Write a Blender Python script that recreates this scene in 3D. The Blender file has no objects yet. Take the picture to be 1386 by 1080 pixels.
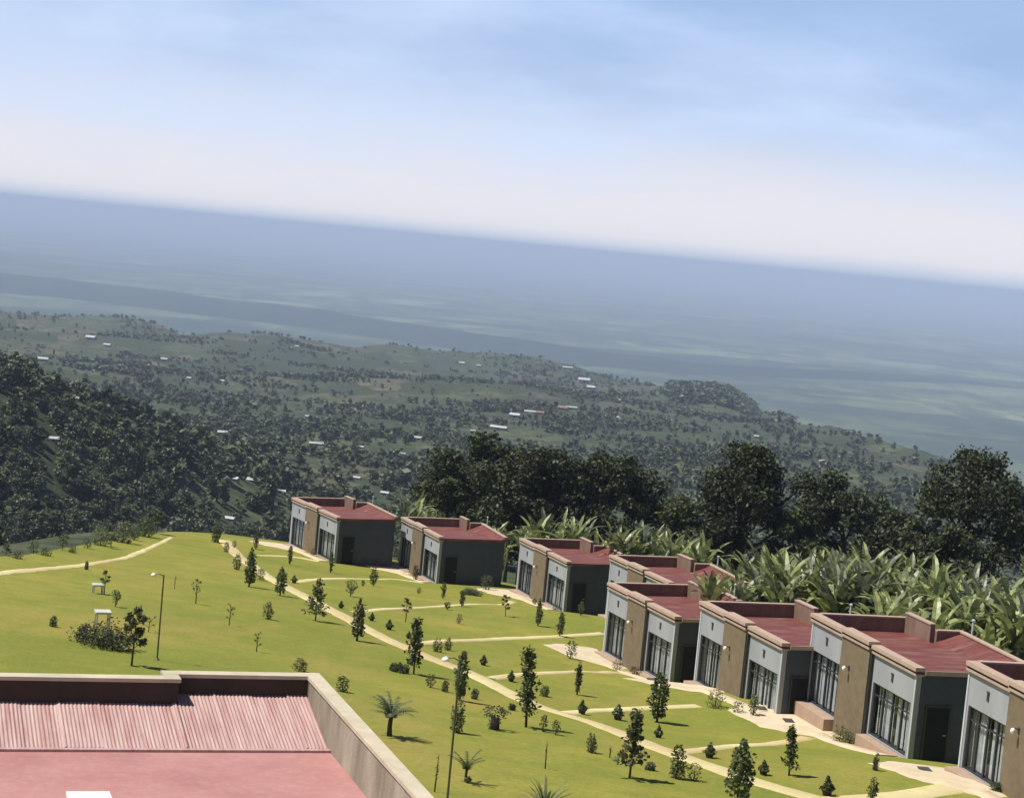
import bpy, math, random
import numpy as np
from mathutils import Vector, Matrix, geometry
rng = np.random.default_rng(7); random.seed(7)
scene = bpy.context.scene
COL = scene.collection
R = math.radians
# ------------------------------------------------------------------ camera
FPX, IW, IH = 2600.0, 1386.0, 1080.0
RHO = R(5.44); PITCH = math.atan((207+2)/FPX)
cp, sp = math.cos(PITCH), math.sin(PITCH)
Rv, Fv, Uv = np.array([1., 0, 0]), np.array([0, cp, -sp]), np.array([0, sp, cp])
def ray(px, py):
    x, y = px-IW/2, py-IH/2
    a = x*math.cos(RHO)+y*math.sin(RHO); b = x*math.sin(RHO)-y*math.cos(RHO)
    return (a*Rv+b*Uv)/FPX+Fv
cd = bpy.data.cameras.new('camera'); cam = bpy.data.objects.new('camera', cd); COL.objects.link(cam)
Xc = math.cos(RHO)*Rv+math.sin(RHO)*Uv; Yc = -math.sin(RHO)*Rv+math.cos(RHO)*Uv; Zc = -Fv
m3 = Matrix([[Xc[i], Yc[i], Zc[i]] for i in range(3)])
cam.matrix_world = m3.to_4x4()
cd.sensor_width = 36; cd.lens = FPX/IW*36; cd.clip_start = 0.5; cd.clip_end = 200000
scene.camera = cam
# ------------------------------------------------------------------ object helpers
def tag(o, label=None, cat=None, group=None, kind=None):
    if label: o['label'] = label
    if cat: o['category'] = cat
    if group: o['group'] = group
    if kind: o['kind'] = kind
    return o
def link(o, parent=None):
    COL.objects.link(o)
    if parent is not None: o.parent = parent
    return o
def empty(name, loc, rz=0.0):
    o = bpy.data.objects.new(name, None); o.location = loc; o.rotation_euler = (0, 0, rz); o.empty_display_size = .2
    return link(o)
class MB:
    """collects boxes, tubes, quads into one mesh"""
    def __init__(s): s.v = []; s.f = []; s.mi = []; s.cur = 0
    def add(s, vs, fs):
        n = len(s.v); s.v += [tuple(map(float, p)) for p in vs]
        for f in fs: s.f.append([n+i for i in f]); s.mi.append(s.cur)
    def box(s, x0, x1, y0, y1, z0, z1):
        s.add([(x0,y0,z0),(x1,y0,z0),(x1,y1,z0),(x0,y1,z0),(x0,y0,z1),(x1,y0,z1),(x1,y1,z1),(x0,y1,z1)],
              [(0,3,2,1),(4,5,6,7),(0,1,5,4),(1,2,6,5),(2,3,7,6),(3,0,4,7)])
    def prism(s, poly, z0, z1):
        """poly: ccw xy list; z0/z1 number or list"""
        n = len(poly)
        za = z0 if hasattr(z0, '__len__') else [z0]*n; zb = z1 if hasattr(z1, '__len__') else [z1]*n
        vs = [(p[0],p[1],a) for p, a in zip(poly, za)]+[(p[0],p[1],b) for p, b in zip(poly, zb)]
        fs = [tuple(range(n-1,-1,-1)), tuple(range(n,2*n))]+[(i,(i+1)%n,n+(i+1)%n,n+i) for i in range(n)]
        s.add(vs, fs)
    def wallseg(s, p, q, t, z0, z1):
        """vertical wall from p to q, thickness t to the left side of p->q; z1 may be a pair"""
        d = np.array(q, float)-np.array(p, float); L = np.hypot(*d); n = np.array([-d[1], d[0]])/L*t
        zs = z1 if hasattr(z1, '__len__') else (z1, z1)
        a, b = np.array(p, float), np.array(q, float)
        s.prism([a, b, b+n, a+n], z0, [zs[0], zs[1], zs[1], zs[0]])
    def tube(s, pts, rads, n=7, cap=True):
        pts = [np.array(p, float) for p in pts]; base = len(s.v); vs = []; fs = []
        for i, p in enumerate(pts):
            d = pts[min(i+1, len(pts)-1)]-pts[max(i-1, 0)]; d = d/(np.linalg.norm(d)+1e-9)
            u = np.cross(d, [0.31, .2, .93] if abs(d[2]) < .8 else [1, 0, 0]); u /= np.linalg.norm(u); w = np.cross(d, u)
            for k in range(n):
                a = 2*math.pi*k/n; vs.append(p+rads[i]*(math.cos(a)*u+math.sin(a)*w))
        for i in range(len(pts)-1):
            for k in range(n): fs.append((i*n+k, i*n+(k+1)%n, (i+1)*n+(k+1)%n, (i+1)*n+k))
        if cap: fs.append(tuple(range(n-1, -1, -1))); fs.append(tuple(range((len(pts)-1)*n, len(pts)*n)))
        s.add(vs, fs)
    def lathe(s, prof, n=14, c=(0,0,0)):
        vs = []; fs = []
        for r, z in prof:
            for k in range(n):
                a = 2*math.pi*k/n; vs.append((c[0]+r*math.cos(a), c[1]+r*math.sin(a), c[2]+z))
        for i in range(len(prof)-1):
            for k in range(n): fs.append((i*n+k, i*n+(k+1)%n, (i+1)*n+(k+1)%n, (i+1)*n+k))
        fs.append(tuple(range(n-1,-1,-1))); fs.append(tuple(range((len(prof)-1)*n, len(prof)*n)))
        s.add(vs, fs)
    def quads(s, Q):
        """Q: (n,4,3) array"""
        n = len(s.v); s.v += [tuple(p) for p in Q.reshape(-1,3).tolist()]
        s.f += [[n+4*i, n+4*i+1, n+4*i+2, n+4*i+3] for i in range(len(Q))]; s.mi += [s.cur]*len(Q)
    def mesh(s, name, mats, smooth=False):
        me = bpy.data.meshes.new(name); me.from_pydata(s.v, [], s.f)
        for m in (mats if isinstance(mats, (list, tuple)) else [mats]): me.materials.append(m)
        me.polygons.foreach_set('material_index', s.mi)
        if smooth: me.polygons.foreach_set('use_smooth', [True]*len(s.f))
        me.update(); return me
    def build(s, name, mats, parent=None, smooth=False):
        return link(bpy.data.objects.new(name, s.mesh(name, mats, smooth)), parent)
def quadmesh(name, Q, mat, T=None):
    """fast mesh from (n,4,3) quads"""
    n = len(Q); me = bpy.data.meshes.new(name)
    me.vertices.add(4*n); me.vertices.foreach_set('co', np.ascontiguousarray(Q, dtype=np.float32).ravel())
    me.loops.add(4*n); me.loops.foreach_set('vertex_index', np.arange(4*n, dtype=np.int32))
    me.polygons.add(n); me.polygons.foreach_set('loop_start', np.arange(0, 4*n, 4, dtype=np.int32))
    me.materials.append(mat); me.update(calc_edges=True); me.validate(); return me
def gridmesh(name, X, Y, Z, mat, smooth=True):
    r, c = X.shape; me = bpy.data.meshes.new(name)
    co = np.stack([X, Y, Z], -1).astype(np.float32).ravel(); me.vertices.add(r*c); me.vertices.foreach_set('co', co)
    i = np.arange(r*c).reshape(r, c); f = np.stack([i[:-1,:-1], i[:-1,1:], i[1:,1:], i[1:,:-1]], -1).reshape(-1,4)
    n = len(f); me.loops.add(4*n); me.loops.foreach_set('vertex_index', f.astype(np.int32).ravel())
    me.polygons.add(n); me.polygons.foreach_set('loop_start', np.arange(0, 4*n, 4, dtype=np.int32))
    me.polygons.foreach_set('use_smooth', np.ones(n, dtype=bool) if smooth else np.zeros(n, dtype=bool))
    me.materials.append(mat); me.update(calc_edges=True); me.validate(); return me
# ------------------------------------------------------------------ materials
class NT:
    def __init__(s, name):
        s.m = bpy.data.materials.new(name); s.m.use_nodes = True; s.t = s.m.node_tree; s.t.nodes.clear()
    def n(s, typ, **kw):
        nd = s.t.nodes.new(typ)
        for k, v in kw.items():
            if k.startswith('i_'): nd.inputs[k[2:].replace('_', ' ')].default_value = v
            else: setattr(nd, k, v)
        return nd
    def l(s, a, b): s.t.links.new(a, b)
    def noise(s, vec, scale, detail=4, rough=.55, lo=.35, hi=.65):
        n = s.n('ShaderNodeTexNoise'); n.inputs['Scale'].default_value = scale; n.inputs['Detail'].default_value = detail
        n.inputs['Roughness'].default_value = rough; s.l(vec, n.inputs['Vector'])
        r = s.n('ShaderNodeMapRange'); r.inputs['From Min'].default_value = lo; r.inputs['From Max'].default_value = hi
        s.l(n.outputs['Fac'], r.inputs['Value']); return r.outputs['Result']
    def mix(s, fac, a, b, mode='MIX'):
        n = s.n('ShaderNodeMix', data_type='RGBA', blend_type=mode)
        for i, v in ((0, fac), (6, a), (7, b)):
            if isinstance(v, (tuple, list)): n.inputs[i].default_value = (*v, 1) if len(v) == 3 else v
            elif isinstance(v, (int, float)): n.inputs[i].default_value = v
            else: s.l(v, n.inputs[i])
        return n.outputs[2]
    def math(s, op, a, b=None):
        n = s.n('ShaderNodeMath', operation=op)
        for i, v in enumerate((a, b)):
            if v is None: continue
            if isinstance(v, (int, float)): n.inputs[i].default_value = v
            else: s.l(v, n.inputs[i])
        return n.outputs[0]
    def coord(s, kind='Object', scale=None):
        c = s.n('ShaderNodeTexCoord').outputs[kind] if kind != 'Position' else s.n('ShaderNodeNewGeometry').outputs['Position']
        if scale:
            mp = s.n('ShaderNodeMapping'); mp.inputs['Scale'].default_value = scale; s.l(c, mp.inputs['Vector']); c = mp.outputs[0]
        return c
    def out(s, col, rough=.8, spec=.3, bump=None, bstr=.3, bdist=.02, metal=0.0, trans=None):
        p = s.n('ShaderNodeBsdfPrincipled'); p.inputs['Roughness'].default_value = rough
        p.inputs['Specular IOR Level'].default_value = spec; p.inputs['Metallic'].default_value = metal
        if isinstance(col, (tuple, list)): p.inputs['Base Color'].default_value = (*col, 1)
        else: s.l(col, p.inputs['Base Color'])
        if bump is not None:
            b = s.n('ShaderNodeBump'); b.inputs['Strength'].default_value = bstr; b.inputs['Distance'].default_value = bdist
            s.l(bump, b.inputs['Height']); s.l(b.outputs[0], p.inputs['Normal'])
        sh = p.outputs[0]
        if trans:
            tr = s.n('ShaderNodeBsdfTranslucent')
            if isinstance(col, (tuple, list)): tr.inputs['Color'].default_value = (*col, 1)
            else: s.l(col, tr.inputs['Color'])
            mx = s.n('ShaderNodeMixShader'); mx.inputs[0].default_value = trans; s.l(sh, mx.inputs[1]); s.l(tr.outputs[0], mx.inputs[2]); sh = mx.outputs[0]
        o = s.n('ShaderNodeOutputMaterial'); s.l(sh, o.inputs['Surface']); return s.m
def paint(name, c1, c2, scale=1.2, rough=.75, spec=.3, bscale=30, bstr=.15, streak=False):
    t = NT(name); co = t.coord('Object', (1, 1, .25) if streak else None)
    f = t.noise(co, scale, 6, .65, .3, .7); b = t.noise(t.coord('Object'), bscale, 3)
    return t.out(t.mix(f, c1, c2), rough, spec, b, bstr, .01)
def leafmat(name, dark, light, trans=.25, rough=.55, spec=.35):
    t = NT(name); g = t.n('ShaderNodeNewGeometry'); oi = t.n('ShaderNodeObjectInfo')
    f = t.math('MULTIPLY', g.outputs['Random Per Island'], 1.0)
    c = t.mix(f, dark, light)
    h = t.n('ShaderNodeHueSaturation'); h.inputs['Hue'].default_value = .5; t.l(c, h.inputs['Color'])
    mr = t.n('ShaderNodeMapRange'); mr.inputs['To Min'].default_value = .75; mr.inputs['To Max'].default_value = 1.25
    t.l(oi.outputs['Random'], mr.inputs['Value']); t.l(mr.outputs[0], h.inputs['Value'])
    return t.out(h.outputs[0], rough, spec, trans=trans)
M = {}
M['wall'] = paint('grey_wall_paint', (.27,.285,.30), (.36,.37,.38), .9, .8, .25, 30, .15, True)
M['side'] = paint('shade_darkened_side_grey', (.056,.064,.084), (.074,.082,.104), 1.5, .8, .25)  # end-wall shade is put into this grey, far darker than the front
M['wall_edge'] = paint('pale_trim_paint', (.42,.46,.46), (.52,.55,.54), 2, .7)
M['stone'] = paint('brown_panel_plaster', (.155,.118,.074), (.215,.168,.108), 3.0, .85, .2, 60, .3)
M['coping'] = paint('pink_tan_coping', (.38,.27,.205), (.48,.36,.28), 3, .8)
M['coping_dark'] = paint('coping_shadow_tone', (.045,.03,.028), (.06,.042,.038), 3, .8)  # dark tone stands in for the shadow line under the copings
M['parapet'] = paint('maroon_parapet_plaster', (.155,.098,.068), (.27,.18,.135), 1.6, .85, .2, 40, .25, True)
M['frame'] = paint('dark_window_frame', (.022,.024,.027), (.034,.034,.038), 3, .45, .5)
M['door'] = paint('dark_door', (.008,.009,.011), (.013,.014,.017), 2, .7, .2)
M['curtain'] = paint('white_curtain', (.55,.55,.56), (.72,.71,.70), 3, .9, .1)
M['lampwhite'] = paint('white_lamp_shell', (.78,.77,.72), (.82,.81,.76), 3, .4, .5)
M['pole'] = paint('dull_metal_pole', (.075,.07,.04), (.10,.095,.06), 3, .5, .5)
M['pot'] = paint('dark_pot', (.03,.022,.02), (.05,.035,.03), 4, .7)
M['bark'] = paint('bark', (.055,.042,.03), (.10,.08,.058), 4, .9, .1, 25, .6)
M['stem'] = paint('banana_stem_skin', (.07,.075,.03), (.12,.10,.05), 3, .8, .2)
M['concrete'] = paint('weathered_concrete', (.17,.145,.10), (.44,.395,.305), .9, .9, .15, 20, .3, True)
M['cream'] = paint('cream_coping', (.43,.38,.27), (.60,.53,.39), 1.5, .85, .2)
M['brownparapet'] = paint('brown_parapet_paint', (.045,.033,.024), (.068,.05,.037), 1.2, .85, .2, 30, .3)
M['step'] = paint('terracotta_step', (.34,.235,.165), (.43,.31,.225), 2, .85)
M['mat_'] = paint('dark_mat', (.05,.045,.04), (.08,.07,.06), 6, .95)
M['white_table'] = paint('white_table_paint', (.46,.47,.42), (.58,.58,.52), 3, .7)
t = NT('window_glass'); gl = t.n('ShaderNodeBsdfGlossy'); gl.inputs['Roughness'].default_value = .04; gl.inputs['Color'].default_value = (.8,.85,.88,1)
tp = t.n('ShaderNodeBsdfTransparent'); tp.inputs['Color'].default_value = (.93,.96,.97,1); fr = t.n('ShaderNodeLayerWeight'); fac = t.math('ADD', t.math('MULTIPLY', t.math('POWER', fr.outputs['Facing'], 4.0), .30), .03)
mx = t.n('ShaderNodeMixShader'); t.l(fac, mx.inputs[0]); t.l(tp.outputs[0], mx.inputs[1]); t.l(gl.outputs[0], mx.inputs[2])
o_ = t.n('ShaderNodeOutputMaterial'); t.l(mx.outputs[0], o_.inputs['Surface']); M['glass'] = t.m
# roofs
t = NT('red_roof_sheet'); co = t.coord(); w = t.n('ShaderNodeTexWave', wave_type='BANDS', bands_direction='X'); w.inputs['Scale'].default_value = 5
t.l(co, w.inputs['Vector']); f = t.noise(co, 1.3, 6, .7, .3, .7); f2 = t.noise(t.coord('Object', (.5, 2.2, 1)), .9, 6, .7, .48, .7)
M['roof'] = t.out(t.mix(t.math('MULTIPLY', f2, .7), t.mix(f, (.125,.036,.029), (.195,.060,.047)), (.30,.17,.14)), .6, .3, w.outputs['Fac'], .25, .02)
t = NT('faded_red_corrugated'); co = t.coord()
f = t.noise(t.coord('Object', (3.0, .25, 1)), 1.6, 5, .7, .33, .68); f2 = t.noise(t.coord('Object', (14, .5, 1)), 1.0, 4, .7, .4, .7)
c = t.mix(f, (.36,.185,.17), (.49,.32,.29)); c = t.mix(t.math('MULTIPLY', f2, .6), c, (.58,.48,.43))
M['corr'] = t.out(c, .65, .3)
t = NT('pink_slab_paint'); co = t.coord(); f = t.noise(co, .6, 6, .65, .3, .7); f2 = t.noise(co, 6, 5, .7, .45, .75)
c = t.mix(f, (.36,.165,.155), (.455,.232,.212)); c = t.mix(t.math('MULTIPLY', f2, .4), c, (.50,.33,.29)); c = t.mix(t.math('MULTIPLY', t.noise(t.coord('Object', (.4, 1.4, 1)), .8, 6, .7, .55, .75), .5), c, (.33,.14,.12))
M['slab'] = t.out(c, .8, .2, t.noise(co, 40, 3), .15, .01)
# ground
t = NT('lawn_turf'); co = t.coord('Position')
f1 = t.noise(co, .07, 5, .6, .38, .62); f2 = t.noise(co, .45, 6, .7, .38, .66); f3 = t.noise(co, 4.0, 5, .75, .35, .7); f4 = t.noise(t.coord('Position', (1, .4, 1)), .21, 6, .65, .5, .68); f5 = t.noise(co, 1.6, 5, .7, .5, .68)
c = t.mix(f1, (.208,.228,.039), (.33,.297,.058)); c = t.mix(t.math('MULTIPLY', f2, .75), c, (.172,.205,.033))
c = t.mix(t.math('MULTIPLY', f4, .75), c, (.35,.27,.075)); c = t.mix(t.math('MULTIPLY', f5, .35), c, (.31,.275,.068)); c = t.mix(t.math('MULTIPLY', f3, .45), c, (.13,.155,.022))
M['lawn'] = t.out(c, .9, .1, f3, .5, .05)
t = NT('sandy_path'); co = t.coord('Position'); f = t.noise(co, .8, 6, .7, .3, .7); f2 = t.noise(co, .12, 4, .6, .4, .65)
c = t.mix(f, (.54,.47,.225), (.66,.59,.33)); c = t.mix(t.math('MULTIPLY', f2, .55), c, (.46,.31,.16)); c = t.mix(t.math('MULTIPLY', t.noise(co, 2.2, 6, .7, .56, .70), .35), c, (.30,.29,.09))
M['path'] = t.out(c, .95, .1, t.noise(co, 8, 4), .4, .02)
t = NT('pale_patio'); co = t.coord('Position'); f = t.noise(co, 1.0, 6, .7, .3, .7)
M['patio'] = t.out(t.mix(f, (.52,.42,.27), (.66,.56,.40)), .95, .1, t.noise(co, 12, 4), .3, .02)
t = NT('hillside_fields'); co = t.coord('Position', (1, .45, 0)); co0 = t.coord('Position')
wrp = t.n('ShaderNodeTexNoise'); wrp.inputs['Scale'].default_value = .012; t.l(co0, wrp.inputs['Vector'])
va = t.n('ShaderNodeVectorMath', operation='SCALE'); va.inputs['Scale'].default_value = 45; t.l(wrp.outputs['Color'], va.inputs[0])
vb = t.n('ShaderNodeVectorMath', operation='ADD'); t.l(co, vb.inputs[0]); t.l(va.outputs[0], vb.inputs[1])
vo = t.n('ShaderNodeTexVoronoi'); vo.inputs['Scale'].default_value = .021; t.l(vb.outputs[0], vo.inputs['Vector'])
sx = t.n('ShaderNodeSeparateColor'); t.l(vo.outputs['Color'], sx.inputs[0])
cr = t.n('ShaderNodeValToRGB'); t.l(sx.outputs[0], cr.inputs[0]); e = cr.color_ramp; e.interpolation = 'CONSTANT'
for pos, colr in ((0,(.044,.066,.039)),(.3,(.068,.096,.051)),(.52,(.038,.058,.033)),(.66,(.105,.128,.066)),(.8,(.125,.128,.075)),(.9,(.15,.13,.09))):
    q = e.elements[0] if pos == 0 else e.elements.new(pos); q.color = (*colr, 1)
e.elements.remove(e.elements[-1]) if len(e.elements) > 6 else None
c = t.mix(t.noise(co0, .03, 6, .65, .4, .62), cr.outputs[0], (.045,.06,.032)); c = t.mix(t.math('MULTIPLY', t.noise(co0, .11, 7, .8, .44, .60), .85), c, (.032,.046,.024)); c = t.mix(t.math('MULTIPLY', t.noise(co0, .33, 6, .8, .5, .64), .6), c, (.12,.125,.07))
M['hills'] = t.out(c, .95, .1)
t = NT('plain_land'); co0 = t.coord('Position', (1, 1, 0))
def warp(v, sc, amp):
    n = t.n('ShaderNodeTexNoise'); n.inputs['Scale'].default_value = sc; n.inputs['Detail'].default_value = 3; t.l(v, n.inputs['Vector']); s_ = t.n('ShaderNodeVectorMath', operation='SCALE'); s_.inputs['Scale'].default_value = amp; t.l(n.outputs['Color'], s_.inputs[0])
    a_ = t.n('ShaderNodeVectorMath', operation='ADD'); t.l(v, a_.inputs[0]); t.l(s_.outputs[0], a_.inputs[1]); return a_.outputs[0]
wv = warp(co0, .0008, 900); vo = t.n('ShaderNodeTexVoronoi'); vo.inputs['Scale'].default_value = .0017; t.l(wv, vo.inputs['Vector']); sx = t.n('ShaderNodeSeparateColor'); t.l(vo.outputs['Color'], sx.inputs[0])
cr = t.n('ShaderNodeValToRGB'); t.l(sx.outputs[0], cr.inputs[0]); cr.color_ramp.elements[0].color = (.08,.11,.05,1); cr.color_ramp.elements[1].color = (.25,.28,.14,1)
q = cr.color_ramp.elements.new(.5); q.color = (.15,.185,.085,1)
f1 = t.noise(co0, .00022, 5, .6, .42, .60); f2 = t.noise(t.coord('Position', (.45, 1, 0)), .0009, 7, .68, .50, .56); f3 = t.noise(co0, .005, 5, .7, .42, .6)
c = t.mix(f1, cr.outputs[0], (.09,.115,.055)); f4 = t.noise(t.coord('Position', (1, .3, 0)), .0034, 5, .7, .46, .57); c = t.mix(t.math('MULTIPLY', f4, .75), c, (.03,.048,.026)); c = t.mix(t.math('MULTIPLY', f2, .75), c, (.018,.036,.02)); c = t.mix(t.math('MULTIPLY', f3, .45), c, (.05,.08,.035))
M['plain'] = t.out(c, .95, .05)
t = NT('escarpment_forest'); co = t.coord('Position'); M['scarp'] = t.out(t.mix(t.noise(co, .008, 6, .7), (.012,.025,.012), (.035,.055,.025)), .95, .05)
M['leaf_dark'] = leafmat('dark_tree_leaf', (.013,.022,.008), (.088,.10,.04), .18)
M['leaf_mid'] = leafmat('mid_tree_leaf', (.035,.05,.016), (.11,.125,.045), .22)
M['leaf_valley'] = leafmat('valley_tree_leaf', (.048,.07,.034), (.15,.175,.09), .15)
M['leaf_garden'] = leafmat('garden_shrub_leaf', (.055,.078,.026), (.18,.205,.075), .35)
M['leaf_olive'] = leafmat('olive_shrub_leaf', (.07,.08,.032), (.235,.23,.10), .33)
M['leaf_light'] = leafmat('pale_shrub_leaf', (.065,.085,.04), (.17,.19,.09), .25)
M['leaf_blue'] = leafmat('blue_green_leaf', (.015,.03,.02), (.045,.07,.045), .2)
M['leaf_red'] = leafmat('reddish_leaf', (.05,.022,.018), (.12,.06,.035), .2)
M['banana'] = leafmat('banana_leaf', (.07,.10,.028), (.38,.41,.16), .3, .42, .5)
M['bananad'] = leafmat('dull_banana_leaf', (.04,.06,.028), (.20,.22,.12), .3, .42, .5)
M['tin'] = paint('pale_tin_roof', (.40,.42,.44), (.56,.57,.58), .6, .4, .5)
M['tinr'] = paint('rust_tin_roof', (.20,.11,.08), (.28,.17,.13), .6, .6, .4)
M['mud'] = paint('farm_wall', (.25,.18,.12), (.36,.29,.22), .6, .9)
# ------------------------------------------------------------------ terrain
C0 = (-0.06577747, -0.12362734, -8.3429127)
HOUSES = {  # number: F (near front top), A (far front top) in world metres, near the fitted photograph
 1: ((-12.19,143.17,-21.65), 28.2, 9.18), 2: ((-4.24,138.71,-21.70), 22.4, 8.59), 3: ((4.83,128.73,-21.00), 21.0, 8.97),
 5: ((9.10,93.69,-17.50), 20.6, 8.42), 6: ((12.32,79.54,-15.55), 18.5, 8.50), 7: ((16.03,70.74,-14.28), 14.9, 9.68)}
def far_corner(k):
    F_, th, L = HOUSES[k]; return (F_[0]-L*math.sin(R(th)), F_[1]+L*math.cos(R(th)), F_[2])
a4 = ray(827.7, 752)*119.0; HOUSES[4] = ((a4[0]+8.5*math.sin(R(21)), a4[1]-8.5*math.cos(R(21)), a4[2]), 21.0, 8.5)
a8 = ray(1313.7, 896)*66.5; HOUSES[8] = ((a8[0]+9.4*math.sin(R(13.5)), a8[1]-9.4*math.cos(R(13.5)), a8[2]), 13.5, 9.4)
HT = 3.5
_cp = []
for k in HOUSES:
    F_, th, L = HOUSES[k]; A_ = far_corner(k); _cp.append((F_[0], F_[1], F_[2]-HT)); _cp.append((A_[0], A_[1], A_[2]-HT-.27))
_cp = np.array(_cp); SG = 6.5
def _plane(x, y): return C0[0]*x+C0[1]*y+C0[2]
_K = np.exp(-((_cp[:,None,:2]-_cp[None,:,:2])**2).sum(-1)/(2*SG*SG))
_w = np.linalg.solve(_K+.12*np.eye(len(_cp)), _cp[:,2]-_plane(_cp[:,0], _cp[:,1]))
def zgarden(x, y):
    x = np.asarray(x, float); y = np.asarray(y, float); z = _plane(x, y)
    for (cx, cy, _), w in zip(_cp, _w): z = z+w*np.exp(-((x-cx)**2+(y-cy)**2)/(2*SG*SG))
    return z+3.0*np.exp(-((x-30)/8.5)**2-((y-108)/20)**2)
GPOLY = [(-32,10),(-27.5,91),(-26.0,105),(-27,143),(-23.5,161),(-8,172),(0,192),(20,205),(60,195),(80,120),(75,10)]
LPOLY = [(-31,12),(-27.6,91.3),(-26.0,105),(-26.6,143),(-25.2,152),(-22.6,161),(-17,166),(-9,164),(0,156),(10,146),(19,128),(22,110),(22,96),(27,84),(32,70),(34,12)]
def sdist(poly, x, y):
    x = np.asarray(x, float); y = np.asarray(y, float); d = np.full(x.shape, 1e18); ins = np.zeros(x.shape, bool); n = len(poly)
    for i in range(n):
        ax, ay = poly[i]; bx, by = poly[(i+1)%n]; ex, ey = bx-ax, by-ay
        tt = np.clip(((x-ax)*ex+(y-ay)*ey)/(ex*ex+ey*ey), 0, 1); d = np.minimum(d, (x-ax-tt*ex)**2+(y-ay-tt*ey)**2)
        c = ((ay > y) != (by > y)); xi = ax+(y-ay)*ex/(ey if ey else 1e-9); ins ^= c & (x < xi)
    d = np.sqrt(d); return np.where(ins, -d, d)
def vnoise(x, y, seed=0):
    x = np.asarray(x, float); y = np.asarray(y, float); xi = np.floor(x).astype(np.int64); yi = np.floor(y).astype(np.int64); fx, fy = x-xi, y-yi
    fx = fx*fx*(3-2*fx); fy = fy*fy*(3-2*fy)
    def h(i, j):
        n = (i*374761393+j*668265263+seed*1442695041) & 0x7fffffff; n = ((n^(n>>13))*1274126177) & 0x7fffffff; return ((n^(n>>16)) & 0xffff)/65535.0
    return (h(xi,yi)*(1-fx)+h(xi+1,yi)*fx)*(1-fy)+(h(xi,yi+1)*(1-fx)+h(xi+1,yi+1)*fx)*fy
def fbm(x, y, o=4, seed=0):
    s = 0; a = .5
    for k in range(o): s = s+a*(vnoise(x*2**k, y*2**k, seed+k)-.5); a *= .5
    return s*2
def sstep(t): t = np.clip(t, 0, 1); return t*t*(3-2*t)
PLAIN = -450.0
def zmid(x, y):
    x = np.asarray(x, float); y = np.asarray(y, float); yy = np.maximum(y, 60.); a = x/yy
    z = np.interp(yy, [60,250,350,450,600,800,1000,1500,2200,3200,4500], [-70,-86.5,-87,-86,-91,-102,-113,-139,-170,-210,-232])
    z = z+fbm(x/420, y/420, 4, 3)*np.interp(yy, [300,700,1500,3200], [5,9,20,40])+fbm(x/110, y/110, 3, 9)*np.interp(yy, [300,700,2500], [4,6,10])
    sp_ = sstep((-62-x)/90)*np.exp(-((y-480)/130)**2)*36; z = z+sp_
    z = z+18*sstep((-40-x)/80)*np.exp(-((y-640)/150)**2)
    z = z+22*np.exp(-((a-.100)/.032)**2-((yy-2450)/330)**2)*sstep((.127-a)/.016)      # knoll at the plateau's right end
    ye = np.interp(a, [-.5,-.2,.06,.112,.15,.20,.25,.32,.5], [3100,3250,3200,2800,2150,1750,1450,1150,900])*(1+.06*fbm(a*14, a*3, 3, 21))
    e = sstep((yy-ye)/(520+.12*ye)); return z*(1-e)+(PLAIN-25)*e
def zland(x, y):
    s = sdist(GPOLY, x, y); sp_ = np.maximum(s, 0); g = zgarden(x, y)-.5*(np.sqrt(sp_**2+49)-7); m = zmid(x, y)
    k = 6.0; h = np.clip(.5+.5*(g-m)/k, 0, 1); return m*(1-h)+g*h+k*h*(1-h)*np.where(s > 0, 1, 0)*sstep(sp_/20)
def on_ground(px, py, fn=None, t0=30, t1=9000):
    """world point where a photograph pixel's sight line meets the ground"""
    r = ray(px, py); ts = np.geomspace(t0, t1, 900); fn = fn or zland
    d = ts*r[2]-fn(ts*r[0], ts*r[1]); i = np.argmax(d < 0)
    if d[i] >= 0: i = len(ts)-1
    a, b = ts[max(i-1, 0)], ts[i]
    for _ in range(30):
        m = .5*(a+b)
        if m*r[2]-float(fn(np.array([m*r[0]]), np.array([m*r[1]]))[0]) < 0: b = m
        else: a = m
    return r*b
def on_lawn(px, py): return on_ground(px, py, zgarden, 20, 400)
# hills sheet
ys = np.concatenate([np.linspace(6, 60, 12), np.geomspace(63, 6500, 290)]); aa = np.linspace(-.62, .62, 420)
Yg, Ag = np.meshgrid(ys, aa, indexing='ij'); Xg = Ag*np.maximum(Yg, 75); Zg = zland(Xg, Yg)
sg = sdist(LPOLY, Xg, Yg); Zg = Zg-.10-.35*sstep((-sg-.5)/2.0)
tag(link(bpy.data.objects.new('hills', gridmesh('hills', Xg, Yg, Zg, M['hills']))), kind='structure')
# plain out to the horizon
ys = np.geomspace(700, 62000, 60); aa = np.linspace(-1.1, 1.1, 40); Yg, Ag = np.meshgrid(ys, aa, indexing='ij')
tag(link(bpy.data.objects.new('plain', gridmesh('plain', Ag*Yg, Yg, np.full(Yg.shape, PLAIN), M['plain']))), kind='structure')
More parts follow.
